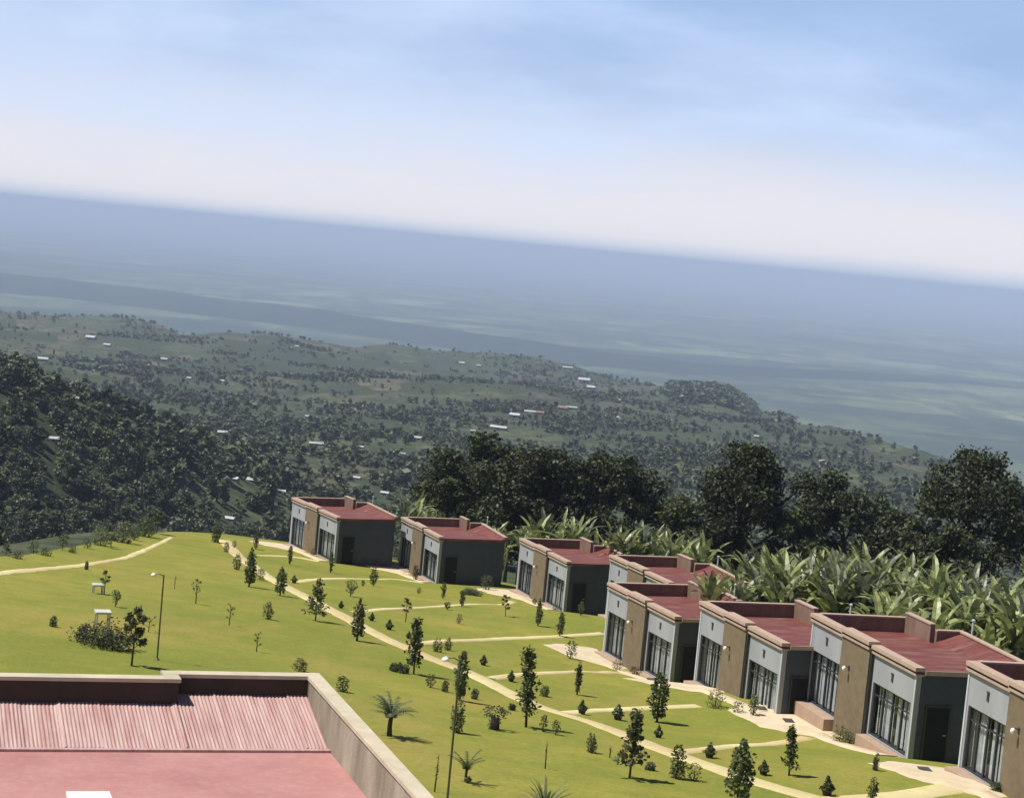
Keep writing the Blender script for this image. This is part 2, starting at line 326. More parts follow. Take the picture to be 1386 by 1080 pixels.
# dark wooded escarpment across the plain
aa = np.linspace(-.6, .6, 300); tt = np.linspace(0, 1, 14); Ag, Tg = np.meshgrid(aa, tt, indexing='ij')
yb = np.interp(Ag, [-.6,-.27,-.1,0,.1,.24,.6], [9000,8900,8300,7500,7700,9000,9600])*(1+.03*fbm(Ag*9, Ag*0+3, 4, 5))
dep = np.interp(Ag, [-.6,-.27,0,.1,.2,.26,.3,.6], [1900,1900,1500,900,700,250,100,100]); hh = np.interp(Ag, [-.6,-.27,0,.1,.2,.25,.3,.6], [48,46,40,18,17,6,1,1])*(1+.35*fbm(Ag*40, Ag*0, 4, 8))
Yg = yb+dep*Tg; prof = np.interp(Tg, [0,.3,.45,.75,1], [-.05,.75,1,.8,-.05]); Zg = PLAIN-1+hh*prof+fbm(Ag*90, Tg*6, 3, 4)*4
tag(link(bpy.data.objects.new('escarpment', gridmesh('escarpment', Ag*Yg, Yg, Zg, M['scarp']))), kind='structure')
# lawn sheet
bd = []
for i in range(len(LPOLY)):
    a, b = np.array(LPOLY[i]), np.array(LPOLY[(i+1)%len(LPOLY)]); n = max(1, int(np.hypot(*(b-a))/1.2)); bd += [a+(b-a)*k/n for k in range(n)]
bd = np.array(bd); gx, gy = np.meshgrid(np.arange(-30, 35, 1.1), np.arange(13, 168, 1.1)); gx = gx.ravel(); gy = gy.ravel(); k = sdist(LPOLY, gx, gy) < -.5
P2 = np.concatenate([bd, np.stack([gx[k], gy[k]], 1)]); nb = len(bd)
vs, es, fs, *_ = geometry.delaunay_2d_cdt([Vector(p) for p in P2], [(i, (i+1)%nb) for i in range(nb)], [], 1, 1e-4)
va_ = np.array([(v.x, v.y) for v in vs]); za_ = zland(va_[:,0], va_[:,1])
me = bpy.data.meshes.new('lawn'); me.from_pydata([(x, y, z) for (x, y), z in zip(va_.tolist(), za_.tolist())], [], [list(f) for f in fs]); me.materials.append(M['lawn'])
me.polygons.foreach_set('use_smooth', [True]*len(me.polygons)); me.update()
tag(link(bpy.data.objects.new('lawn', me)), kind='structure')
# draped strips
def strip(name, pts, width, mat, lift=.035, wob=.12, closed=False):
    P = [np.array(p[:2], float) for p in pts]; S = [P[0]]
    for a, b in zip(P[:-1], P[1:]):
        n = max(1, int(np.hypot(*(b-a))/.6)); S += [a+(b-a)*k/n for k in range(1, n+1)]
    S = np.array(S)
    for _ in range(4): S[1:-1] = .25*S[:-2]+.5*S[1:-1]+.25*S[2:]
    d = np.gradient(S, axis=0); d /= np.hypot(d[:,0], d[:,1])[:,None]; n = np.stack([-d[:,1], d[:,0]], 1)
    w = np.interp(np.linspace(0, 1, len(S)), np.linspace(0, 1, len(width)), width) if hasattr(width, '__len__') else np.full(len(S), width)
    e1 = 1+wob*2*fbm(S[:,0]*1.3, S[:,1]*1.3, 3, 31); e2 = 1+wob*2*fbm(S[:,0]*1.3+50, S[:,1]*1.3, 3, 32)
    cols = np.stack([S-n*(w*.5*e1)[:,None], S-n*(w*.45*e1)[:,None], S+n*(w*.45*e2)[:,None], S+n*(w*.5*e2)[:,None]], 1)
    Z = zland(cols[...,0], cols[...,1])+np.array([-.01, lift, lift, -.01])[None]
    return tag(link(bpy.data.objects.new(name, gridmesh(name, cols[...,0], cols[...,1], Z, mat))), kind='structure')
def px_strip(name, pxs, width, mat, lift=.035, wob=.12): return strip(name, [on_lawn(*p) for p in pxs], width, mat, lift, wob)
px_strip('garden_path', [(303,731),(318,748),(336,762),(360,780),(395,798),(440,821),(490,848),(530,868),(580,890),(630,908),(660,922),(700,944),(745,962),(793,974),(835,990),(880,1009),(930,1026),(985,1046),(1040,1064),(1100,1080),(1180,1100)], 1.05, M['path'], .014)
for pxs, w in (([(348,752),(370,752),(400,753),(432,760)], .55), ([(398,788),(430,784),(480,783),(535,783),(575,789)], .6), ([(478,829),(520,824),(590,821),(660,818),(694,814)], .55),
               ([(560,872),(600,867),(680,864),(760,861),(816,857)], .6), ([(664,918),(700,913),(770,910),(830,908),(868,917),(892,925)], .6),
               ([(765,965),(800,961),(870,957),(945,955)], .6), ([(915,1018),(960,1014),(1020,1008),(1075,1001),(1095,998)], .7), ([(1120,1083),(1190,1080),(1260,1073),(1300,1062)], 1.0)):
    px_strip('side_path', pxs, w, M['path'], .022, .15)
px_strip('boundary_path', [(-30,779),(0,775),(60,770),(120,764),(170,755),(195,745),(215,736),(232,727)], [.75,.75,.6,.55,.5,.45,.4,.35], M['path'], .014, .3)

# ------------------------------------------------------------------ world, sun, haze
AZ = R(-98.0); EL = R(60)
w = bpy.data.worlds.new('World'); scene.world = w; w.use_nodes = True; nt = w.node_tree; nt.nodes.clear()
def N(t_): return nt.nodes.new(t_)
sky = N('ShaderNodeTexSky'); sky.sky_type = 'NISHITA'; sky.sun_disc = False; sky.sun_elevation = EL; sky.sun_rotation = AZ; sky.altitude = 1800; sky.air_density = 1.0; sky.dust_density = .6; sky.ozone_density = 1.5
tc = N('ShaderNodeTexCoord'); sep = N('ShaderNodeSeparateXYZ'); nt.links.new(tc.outputs['Generated'], sep.inputs[0])
mp = N('ShaderNodeMapping'); mp.inputs['Scale'].default_value = (5, 5, 17); mp.inputs['Rotation'].default_value = (0, R(4), 0); nt.links.new(tc.outputs['Generated'], mp.inputs['Vector'])
nz = N('ShaderNodeTexNoise'); nz.inputs['Scale'].default_value = 1.3; nz.inputs['Detail'].default_value = 7; nz.inputs['Roughness'].default_value = .55; nt.links.new(mp.outputs[0], nz.inputs['Vector'])
def MR(src, a, b, c, d, smooth=True):
    n = N('ShaderNodeMapRange'); n.interpolation_type = 'SMOOTHSTEP' if smooth else 'LINEAR'
    for k, v in zip(('From Min','From Max','To Min','To Max'), (a,b,c,d)): n.inputs[k].default_value = v
    nt.links.new(src, n.inputs['Value']); return n.outputs[0]
def MA(op, a, b):
    n = N('ShaderNodeMath'); n.operation = op
    for i, v in enumerate((a, b)):
        if isinstance(v, (int, float)): n.inputs[i].default_value = v
        else: nt.links.new(v, n.inputs[i])
    return n.outputs[0]
def MX(f, a, b):
    n = N('ShaderNodeMix'); n.data_type = 'RGBA'
    for i, v in ((0, f), (6, a), (7, b)):
        if isinstance(v, tuple): n.inputs[i].default_value = v
        elif isinstance(v, (int, float)): n.inputs[i].default_value = v
        else: nt.links.new(v, n.inputs[i])
    return n.outputs[2]
def MXM(a, b):
    n = N('ShaderNodeMix'); n.data_type = 'RGBA'; n.blend_type = 'MULTIPLY'; n.inputs[0].default_value = 1; nt.links.new(a, n.inputs[6]); n.inputs[7].default_value = b; return n.outputs[2]
SKYS = .045
cirrus = MA('MULTIPLY', MR(nz.outputs['Fac'], .30, .74, .86, 1), MR(sep.outputs['Z'], .12, .34, .96, .0))
band = MR(MA('ADD', sep.outputs['Z'], MR(nz.outputs['Fac'], .3, .7, -.012, .012, False)), .018, .078, 1, 0)
hs = N('ShaderNodeHueSaturation'); nt.links.new(MXM(sky.outputs[0], (1.02,1.0,1.22,1)), hs.inputs['Color']); deep = MR(MA('ADD', MA('ADD', sep.outputs['Z'], MA('MULTIPLY', sep.outputs['X'], .10)), MR(nz.outputs['Fac'], .3, .7, .03, -.03, False)), .045, .165, 0, 1); veil = MX(deep, (12.6, 15.2, 20.0, 1), (8.0, 11.3, 17.3, 1)); c1 = MX(cirrus, hs.outputs[0], veil); c2 = MX(MA('MULTIPLY', band, .92), c1, (16.3, 15.9, 16.6, 1))
c2 = MX(MR(MA('ADD', sep.outputs['Z'], MR(nz.outputs['Fac'], .3, .7, -.002, .002, False)), .0, .011, .75, 0), c2, (10.2, 12.2, 15.2, 1)); bg = N('ShaderNodeBackground'); bg.inputs['Strength'].default_value = SKYS; nt.links.new(c2, bg.inputs['Color'])
wo = N('ShaderNodeOutputWorld'); nt.links.new(bg.outputs[0], wo.inputs['Surface'])
sd = bpy.data.lights.new('sun', 'SUN'); sd.energy = 4.9; sd.angle = R(.53); sd.color = (1, .955, .88); so = link(bpy.data.objects.new('sun', sd))
sv = Vector((math.sin(AZ)*math.cos(EL), math.cos(AZ)*math.cos(EL), math.sin(EL))); so.rotation_euler = (-sv).to_track_quat('-Z', 'Y').to_euler(); so.location = sv*300
HAZE = True
if HAZE:
    b = MB(); b.box(-75000, 75000, -900, 66000, PLAIN-30, 24)
    hm = NT('haze_air'); pv = hm.n('ShaderNodeVolumePrincipled'); pv.inputs['Density'].default_value = 0.9e-4; pv.inputs['Color'].default_value = (.62,.735,.98,1); pv.inputs['Anisotropy'].default_value = 0
    o_ = hm.n('ShaderNodeOutputMaterial'); hm.l(pv.outputs[0], o_.inputs['Volume'])
    tag(b.build('haze', hm.m), kind='stuff')
vs_ = scene.view_settings; vs_.view_transform = 'Standard'; vs_.look = 'None'; vs_.gamma = 1; vs_.exposure = 0.22; vs_.use_curve_mapping = False
cy = scene.cycles; cy.use_denoising = True; cy.max_bounces = 8; cy.diffuse_bounces = 3; cy.glossy_bounces = 3; cy.transmission_bounces = 4; cy.transparent_max_bounces = 8; cy.volume_bounces = 1; cy.caustics_reflective = False; cy.caustics_refractive = False
# ------------------------------------------------------------------ foreground building with parapet roof
def front_building():
    yaw = R(19.0); r = ray(430, 911); dC = 40.0; Cw = r*dC                     # far right outer top corner of the parapet
    root = empty('flat_roof_building', (Cw[0], Cw[1], float(zland(Cw[0], Cw[1]))), yaw)
    tag(root, 'low building with pink and faded red corrugated roof inside a brown and concrete parapet', 'building')
    zt = Cw[2]-root.location.z                                                 # parapet top above ground
    # local: X to the right, Y away; corner C at (0,0)
    T = .24; XL = -16.0; XJ = -2.98; YJ = -.42; Y0 = -16.0
    zs = zt-.95; ys_ = -2.45                                                   # flat slab level, foot of the corrugated slope
    z_hi = zt-.43
    m = MB(); m.box(XL, -.002, Y0, YJ-T-.01, -2.5, zs-.25); m.box(XJ, -.004, YJ-T-.01, -.004, -2.5, zs-.3); m.build('wall', M['concrete'], root)
    def corr(x0, x1, ytop, name):
        """corrugated sheet: real ridges running down the slope"""
        n = int((x1-x0)/.018); xs = np.linspace(x0, x1, n); sl = (z_hi-zs)/(-T-ys_)
        yy = np.array([ytop, -.9, -1.3, -1.9, ys_]); X, Yv = np.meshgrid(xs, yy, indexing='ij')
        wv = .011*np.sin(X*2*math.pi/.076); lap = .012*((X-x0) % .76 < .07); sheet = np.floor((X-x0)/.76)
        Z = zs+(Yv-ys_)*sl+wv+lap+.012*np.sin(sheet*2.3); Yv = Yv+np.where(Yv <= ys_+.01, -.05*np.sin(sheet*1.7), 0)
        return link(bpy.data.objects.new(name, gridmesh(name, X, Yv, Z+.02, M['corr'], False)), root)
    corr(XJ+.004, -T-.004, -T-.004, 'corrugated_roof'); corr(XL, XJ-.004-.0, YJ-T-.004, 'corrugated_roof')
    m = MB(); m.box(XL, -T-.004, Y0, ys_-.05, zs-.2, zs); m.build('roof_slab', M['slab'], root)
    m = MB(); m.box(XL, -T-.004, ys_-.16, ys_-.03, zs+.003, zs+.05); m.build('edge_strip', M['corr'], root)
    c = .075
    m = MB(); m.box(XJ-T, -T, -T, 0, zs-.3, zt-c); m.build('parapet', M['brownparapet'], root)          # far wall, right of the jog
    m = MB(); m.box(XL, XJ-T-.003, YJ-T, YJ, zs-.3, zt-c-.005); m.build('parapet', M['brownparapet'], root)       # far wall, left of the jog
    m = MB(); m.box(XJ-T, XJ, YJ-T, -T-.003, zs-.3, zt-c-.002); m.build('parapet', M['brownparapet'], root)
    m = MB(); m.box(-T+.002, 0, Y0, -T-.003, zs-.3, zt-c); m.build('parapet', M['concrete'], root); root.children[-1]['label'] = 'stained beige right-hand parapet'
    o = .035
    m = MB(); m.box(XJ-T-o, -T-o, -T-o, o, zt-c, zt); m.build('coping', M['cream'], root)
    m = MB(); m.box(XL, XJ-T-o-.003, YJ-T-o, YJ+o, zt-c-.003, zt-.003); m.build('coping', M['cream'], root)
    m = MB(); m.box(XJ-T-o, XJ+o, YJ-T-o, -T-o-.003, zt-c-.002, zt-.002); m.build('coping', M['cream'], root)
    m = MB(); m.box(-T-o+.003, o, Y0, o, zt-c+.002, zt+.003); m.build('coping', M['cream'], root)
    # white vent cap on the slab, only its top edge shows at the foot of the frame
    q = ray(122, 1079); k = (Cw[2]-.95+.40)/q[2]; q = q*k
    v = empty('roof_vent', (q[0], q[1], Cw[2]-.95), yaw); tag(v, 'square white vent cap standing on the pink roof slab', 'vent')
    m = MB(); m.box(-.27, .27, -.27, .27, 0, .30); m.build('vent_box', M['lampwhite'], v)
    m = MB(); m.prism([(-.36,-.36),(.36,-.36),(.36,.36),(-.36,.36)], .34, .40); m.box(-.2,.2,-.2,.2,.3,.341); m.build('cap', M['lampwhite'], v)
front_building()

# ------------------------------------------------------------------ the eight cottages
HLAB = {1: 'farthest grey cottage with red roof, at the left end of the row', 2: 'second farthest cottage, grey with red roof, next to the pale grey bush',
 3: 'third cottage from the far end, standing in front of bananas and dark trees', 4: 'half-hidden cottage tucked behind the front row, only its upper wall and roof showing',
 5: 'leftmost cottage of the front row, its roof overlapping the half-hidden cottage', 6: 'grey cottage between the leftmost of the front row and the largest one',
 7: 'nearest fully visible cottage, largest, with tall triple windows and brown middle panel', 8: 'nearest cottage cut off by the right edge of the picture'}
W1S = {1: (4.3, 1.1, .22), 2: (4.6, 1.1, .22), 3: (4.5, 1.2, .25), 4: (4.4, 1.2, .26), 5: (4.5, 1.2, .26), 6: (4.6, 1.2, .26), 7: (4.1, 1.25, .265), 8: (4.2, 1.25, .265)}
def cottage(k):
    F_, th, L = HOUSES[k]; W1, W2, bc = W1S[k]; H = HT
    root = empty('cottage', (F_[0], F_[1], F_[2]-H), R(th)); tag(root, HLAB[k], 'cottage', 'cottages along the garden path')
    zb = -1.7; T = .2; yb3, yb1 = .385*L, .66*L; WD = W1+W2; WE = W1+.55 if k != 7 else W1+.9; DY = L*(1-bc)
    r_near, r_far = H-.10, H-.58
    rz = lambda y: r_near+(r_far-r_near)*y/L
    wz = {0: (0.06, 2.13), 1: (-.16, 2.05)}                                   # window sill and head of near and far bay
    # ---- walls
    m = MB()
    def bay(y0, y1, zs, zh):
        m.box(0, T, y0, y1, zh, H-.2)                                          # above the window
        m.box(0, T, y0, y1, zb, zs)                                            # below
        m.box(0, T, y0, y0+.26, zs, zh); m.box(0, T, y1-.22, y1, zs, zh)
    bay(.004, yb3, *wz[0]); bay(yb1, L, *wz[1]); m.box(0.03, T, yb3, yb1, zb, H-.2)
    m.box(T+.003, W1, L-T, L, zb, H-.75)
    m.box(W1-T, W1, DY, L-T-.003, zb, H-.75); m.box(W1+.003, WD, DY-T, DY, zb, H-.75); m.wallseg((WD-.003, DY-T-.003), (WE-.3, T+.003), -T, zb, H-.75)
    m.build('wall', M['wall'], root)
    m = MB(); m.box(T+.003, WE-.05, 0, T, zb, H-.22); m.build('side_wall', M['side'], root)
    # pale corner trims
    m = MB(); m.box(-.025, .012, -.012, .09, zb, H-.2); m.build('corner_trim', M['wall_edge'], root)
    m = MB(); m.box(-.025, .10, L-.09, L+.02, zb, H-.2); m.build('corner_trim', M['wall_edge'], root)
    # brown panel standing proud of the front
    pj = -.16
    m = MB(); m.box(pj, .025, yb3+.05, yb1-.02, zb, H-.1); m.build('front_panel', M['stone'], root)
    m = MB(); m.tube([(-.10, yb3-.04, zb), (-.10, yb3-.04, H-.25)], [.055, .055], 8); m.build('downpipe', M['frame'], root)
    # ---- copings: near bay, raised panel, far bay
    def cop(y0, y1, x0, x1, z0):
        c = MB(); c.box(x0, x1, y0, y1, z0+.10, z0+.25); o = c.build('coping', M['coping'], root)
        c = MB(); c.box(x0+.06, x1-.02, y0+.01, y1-.01, z0+.0, z0+.098); c.build('painted_shadow_band', M['coping_dark'], o)
        c = MB(); c.box(x0+.03, x1, y0+.005, y1-.005, z0-.08, z0-.002); c.build('lower_moulding', M['coping'], o)
    cop(-.10, yb3+.02, -.14, T+.06, H-.2); cop(yb3+.024, yb1+.02, pj-.10, T+.05, H-.09); cop(yb1+.024, L+.06, -.14, T+.06, H-.2)
    # ---- roof: main sheet plus the sheet that rises to the back
    m = MB(); y1 = L-T
    pl = [(T, 0-.12), (W1+.02, -.12), (W1+.02, y1), (T, y1)]; zz = [rz(-.12), rz(-.12), rz(y1), rz(y1)]
    m.prism(pl, [z-.07 for z in zz], zz)
    pl = [(W1+.022, -.12), (WE, -.12), (WD-.02, DY-T), (W1+.022, DY-T)]; zz = [rz(-.12), rz(-.12)+.16, rz(DY)+.42, rz(DY)]
    m.prism(pl, [z-.07 for z in zz], zz); m.build('roof', M['roof'], root)
    m = MB(); m.box(T+.062, WE, -.165, -.123, H-.22, H-.05); m.build('fascia', M['coping'] if k in (5, 6, 7, 8) else M['roof'], root)
    # ---- parapets round the far end and the stepped back
    zp = H+.02
    def par(p, q, t, z1, z0=H-.9):
        c = MB(); c.wallseg(p, q, t, z0, z1); o = c.build('parapet', M['parapet'], root)
        d = np.array(q, float)-np.array(p, float); Lq = np.hypot(*d); n = np.array([-d[1], d[0]])/Lq; sg_ = 1 if t > 0 else -1
        a = np.array(p, float)-n*.03*sg_-d/Lq*.0; b = np.array(q, float)-n*.03*sg_
        c = MB(); zz = z1 if hasattr(z1, '__len__') else (z1, z1)
        e = t+.06*sg_; nn = n*e
        c.prism([a, b, b+nn, a+nn] if e > 0 else [a+nn, b+nn, b, a], [z+.002 for z in (zz if e > 0 else zz)]+[z+.002 for z in zz[::-1]], [z+.062 for z in zz]+[z+.062 for z in zz[::-1]])
        c.build('parapet_cap', M['coping'], o)
    par((T+.07, L), (W1+.2, L), -T, zp)
    par((W1+.2, L-T-.035), (W1+.2, DY-.0), -T, zp+.24)
    par((W1+.203, DY), (WD+.2, DY), -T, zp+.02)
    par((WD+.2, DY-T-.035), (WE+.15, .05), -T, (zp+.02, zp+.06), H-.24)
    m = MB(); m.tube([(WD+.36, DY-.55, .2), (WD+.36, DY-.55, H+.62)], [.045, .045], 10); m.lathe([(.07, H+.60), (.08, H+.65), (.04, H+.70)], 10, (WD+.36, DY-.55, 0)); m.build('vent_pipe', M['wall_edge'], root)
    # ---- windows
    def window(y0, y1, zs, zh):
        c = MB(); c.box(.112, .118, y0+.06, y1-.06, zs+.05, zh-.05); wn = c.build('window', M['glass'], root)
        c = MB(); f = .07
        c.box(.06, .16, y0, y1, zh-f, zh); c.box(.06, .16, y0, y1, zs, zs+f)
        c.box(.06, .16, y0, y0+f, zs+f, zh-f); c.box(.06, .16, y1-f, y1, zs+f, zh-f)
        for q in range(1, 4):
            yq = y0+(y1-y0)*q/4; c.box(.07, .15, yq-.045, yq+.045, zs+f, zh-f)
        c.box(.075, .145, y0+f, y1-f, zh-.50, zh-.45)
        c.build('window_frame', M['frame'], wn)
        n = 150; yy = np.linspace(y0+.10, y1-.08, n); gap = (np.abs((yy-y0)/(y1-y0)-.49) > .035) & (np.abs((yy-y0)/(y1-y0)-.93) > .02) & (np.abs((yy-y0)/(y1-y0)-.24) > .022)
        xx = .27+.035*np.sin(yy*34)+.02*np.sin(yy*57+k); Q = []
        for i in range(n-1):
            if gap[i]: Q.append([(xx[i], yy[i], zs+.08), (xx[i+1], yy[i+1], zs+.08), (xx[i+1], yy[i+1], zh-.08), (xx[i], yy[i], zh-.08)])
        link(bpy.data.objects.new('curtain', quadmesh('curtain', np.array(Q), M['curtain'])), wn)
    window(.264, yb3-.224, *wz[0]); window(yb1+.264, L-.224, *wz[1])
    # dark room behind the glass
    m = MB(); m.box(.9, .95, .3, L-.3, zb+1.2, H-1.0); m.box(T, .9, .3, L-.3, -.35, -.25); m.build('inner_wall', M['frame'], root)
    # side door, vents, lamp, step
    m = MB(); m.box(.55, 1.48, -.035, -.002, -.02, 2.05); d = m.build('side_door', M['door'], root)
    m = MB(); m.box(.48, .547, -.05, -.002, -.02, 2.12); m.box(1.483, 1.55, -.05, -.002, -.02, 2.12); m.box(.547, 1.483, -.05, -.002, 2.053, 2.12); m.build('door_frame', M['frame'], d)
    m = MB(); m.tube([(1.40, -.036, 1.0), (1.40, -.08, 1.0), (1.28, -.08, 1.0)], [.014]*3, 6); m.build('handle', M['lampwhite'], d)
    for yv in (.52*yb3, yb1+.52*(L-yb1)):
        m = MB(); m.box(-.03, -.002, yv-.07, yv+.07, 2.52, 2.84); m.box(-.05, -.031, yv-.085, yv+.085, 2.80, 2.855); m.build('wall_vent', M['frame'], root)
    yl = yb1-.35*(yb1-yb3)
    m = MB(); m.tube([(pj, yl, 2.2), (pj-.14, yl, 2.28), (pj-.22, yl, 2.24)], [.018]*3, 6); m.box(pj-.02, pj-.001, yl-.06, yl+.06, 2.1, 2.3); ln = m.build('wall_lamp', M['frame'], root)
    m = MB(); m.lathe([(.02, .1), (.07, .07), (.085, 0), (.07, -.07), (.02, -.1)], 12, (pj-.22, yl, 2.18)); m.build('lamp_globe', M['lampwhite'], ln, True)
    m = MB(); m.box(-.55, -.03, yb1+.05, L-.05, zb, -.17); m.build('step', M['step'], root)
    m = MB(); m.box(-.45, -.03, .15, yb3-.1, zb, .02); m.build('step', M['step'], root)
    return root
for k in sorted(HOUSES): cottage(k)
def local_pt(k, x, y):
    F_, th, L = HOUSES[k]; c, s = math.cos(R(th)), math.sin(R(th)); return (F_[0]+x*c-y*s, F_[1]+x*s+y*c)
def patch(name, pts, mat, lift):
    """irregular sandy patch draped on the ground"""
    pts = np.array(pts); c = pts.mean(0); n = 64; ang = np.linspace(0, 2*math.pi, n, endpoint=False)
    a0 = np.arctan2(pts[:,1]-c[1], pts[:,0]-c[0]); r0 = np.hypot(*(pts-c).T); o = np.argsort(a0)
    seg = np.array([pts[i] for i in o]); per = []
    for i in range(len(seg)):
        a, b = seg[i], seg[(i+1)%len(seg)]; per += [a+(b-a)*q/14 for q in range(14)]
    per = np.array(per); per = per+(per-c)*(.16*fbm(per[:,0]*1.1, per[:,1]*1.1, 3, 77))[:,None]
    rr = np.linspace(0, 1, 9); X = c[0]+(per[:,0]-c[0])[None]*rr[:,None]; Y = c[1]+(per[:,1]-c[1])[None]*rr[:,None]
    X = np.concatenate([X, X[:, :1]], 1); Y = np.concatenate([Y, Y[:, :1]], 1)
    return tag(link(bpy.data.objects.new(name, gridmesh(name, X, Y, zland(X, Y)+np.where(rr[:,None] > .99, -.01, lift), mat))), kind='structure')
for k in HOUSES:
    if k == 4: continue
    L = HOUSES[k][2]
    q = [local_pt(k, *p) for p in ((-.1, .56*L), (-1.5, .53*L), (-3.0, .74*L), (-3.3, 1.06*L), (-1.6, 1.2*L), (.15, 1.14*L))]
    patch('patio', q, M['patio'], .03)
    strip('side_path', [local_pt(k, -1.05, .62*L), local_pt(k, -1.0, .45*L), local_pt(k, -.8, .2*L), local_pt(k, -.62, .04*L)], [.9, .75, .8, .95], M['patio'], .038, .15)
for k, spots in ((6, ((-1.9, 9.0), )), (7, ((-1.6, 10.4), (-1.3, 8.2))), (8, ((-1.5, 8.9),))):
    for i, (x, y) in enumerate(spots):
        p = local_pt(k, x, y); m = MB(); m.prism([(-.32,-.2),(.32,-.2),(.32,.2),(-.32,.2)], 0, .025); m.box(-.26, .26, -.14, .14, .026, .034)
        o = m.build('door_mat', M['mat_']); o.location = (p[0], p[1], float(zland(*p))+.035); o.rotation_euler.z = R(HOUSES[k][1]+80)
        tag(o, {6: 'dark mat on the sandy patio of the cottage left of the largest one', 7: ('dark mat at the outer edge of the largest cottage\'s patio', 'dark mat on the largest cottage\'s patio near the step')[i], 8: 'dark mat on the patio of the cottage cut by the right edge'}[k], 'mat', 'dark mats on the patios')
FARM = [(100,539,10,'t','small bright tin house on the left slope, left of the long pale sheds'),(129,541,26,'l','long pale shed on the left slope, left one of two'),(160,546,22,'l','long pale shed on the left slope, right one of two'),
 (72,594,10,'t','pale little house among the dark trees low on the left slope'),(301,586,14,'t','tall pale house standing out among the trees right of the left slope'),(322,613,10,'t','small pale house just right of the tall pale house'),
 (316,648,15,'t','bright tin house in the trees left of the farthest cottage'),(343,651,18,'m','grey house beside the bright tin house left of the farthest cottage'),(311,702,15,'t','white tin shed right behind the far edge of the lawn'),
 (428,600,20,'l','long white tin roof in the middle of the valley'),(464,611,9,'t','small white house right of the long white tin roof'),(489,604,8,'m','pale small house in the valley, up right of the long white roof'),
 (537,613,10,'t','white house in the valley centre, left of a tiny one'),(545,613,6,'t','tiny white house right of the white house in the valley centre'),(380,665,13,'t','white tin roof just left of the farthest cottage\'s roof'),
 (483,646,9,'t','small white house above the farthest cottage'),(521,667,12,'t','white house above the gap of the two farthest cottages'),(598,621,8,'m','small pale house left of the broad dark tree'),
 (566,593,12,'m','pale roof left of the village street'),(640,582,7,'t','small tin house left end of the village'),(675,579,24,'l','longest bright tin roof at the lower left of the village'),(697,563,15,'t','bright tin roof left in the village row'),
 (718,557,18,'l','pale tin roof in the middle of the village row'),(731,559,12,'r','rusty roof in the middle of the village'),(762,553,14,'r','brown roof right in the village row'),(773,551,16,'l','bright slanted tin roof at the right end of the village row'),
 (790,516,16,'t','pale tin roof high up right above the village'),(768,497,14,'l','pale long roof on the ridge above the village'),(800,525,12,'m','pale house right below the roof high above the village'),(839,541,7,'t','tiny white house right of the village'),
 (838,564,7,'t','small white house under the village\'s right end'),(906,568,7,'t','small pale house on the right half of the plateau'),(995,568,7,'t','small white house below the wooded knoll'),(1024,590,8,'t','small white house on the slope right of the knoll'),
 (1001,615,9,'m','pale house just above the tall spreading tree'),(1112,623,8,'m','small pale house on the right slope over the round dark tree'),(145,467,10,'t','tiny bright house far off on the left of the plateau'),(123,458,14,'m','pale roof far off on the left of the plateau'),
 (222,486,9,'m','pale roof on the far plateau, second group from the left'),(301,515,8,'t','small white house in the upper valley'),(256,511,7,'m','pale house left of the small white upper valley house'),(417,563,8,'m','pale house in the upper valley over the long white roof'),
 (402,468,6,'t','tiny white house near the skyline of the plateau'),(450,459,6,'t','tiny pale tower house on the skyline of the plateau'),(625,491,8,'t','pale house near the right skyline of the plateau'),(648,494,6,'m','small pale house right of the pale house near the skyline'),
 (58,487,14,'t','pale house on the shoulder of the left slope'),(768,628,7,'t','tiny bright house just above the dark tree clump')]
# ------------------------------------------------------------------ foliage helpers
def leaf_quads(P, size, up=.35, aspect=1.6, r=rng):
    """one small quad per point, random facing"""
    n = len(P); d = r.normal(size=(n,3)); d[:,2] *= .7; d /= np.linalg.norm(d, axis=1)[:,None]
    nn = r.normal(size=(n,3)); nn[:,2] += up*2; u = np.cross(d, nn); u /= np.linalg.norm(u, axis=1)[:,None]+1e-9
    s = (np.asarray(size)*(.65+.7*r.random(n)))[:,None]; a = d*s*.5*aspect; b = u*s*.5
    return np.stack([P-a, P-a*.1+b, P+a, P-a*.1-b], 1)
def ball_pts(n, c, rad, r=rng, shell=.55):
    d = r.normal(size=(n,3)); d /= np.linalg.norm(d, axis=1)[:,None]; t_ = (shell+(1-shell)*r.random(n))**1.0
    return np.asarray(c)+d*t_[:,None]*np.asarray(rad)
def wob(p, k, amp): return p+amp*np.array([math.sin(k*2.1), math.cos(k*1.7), 0])
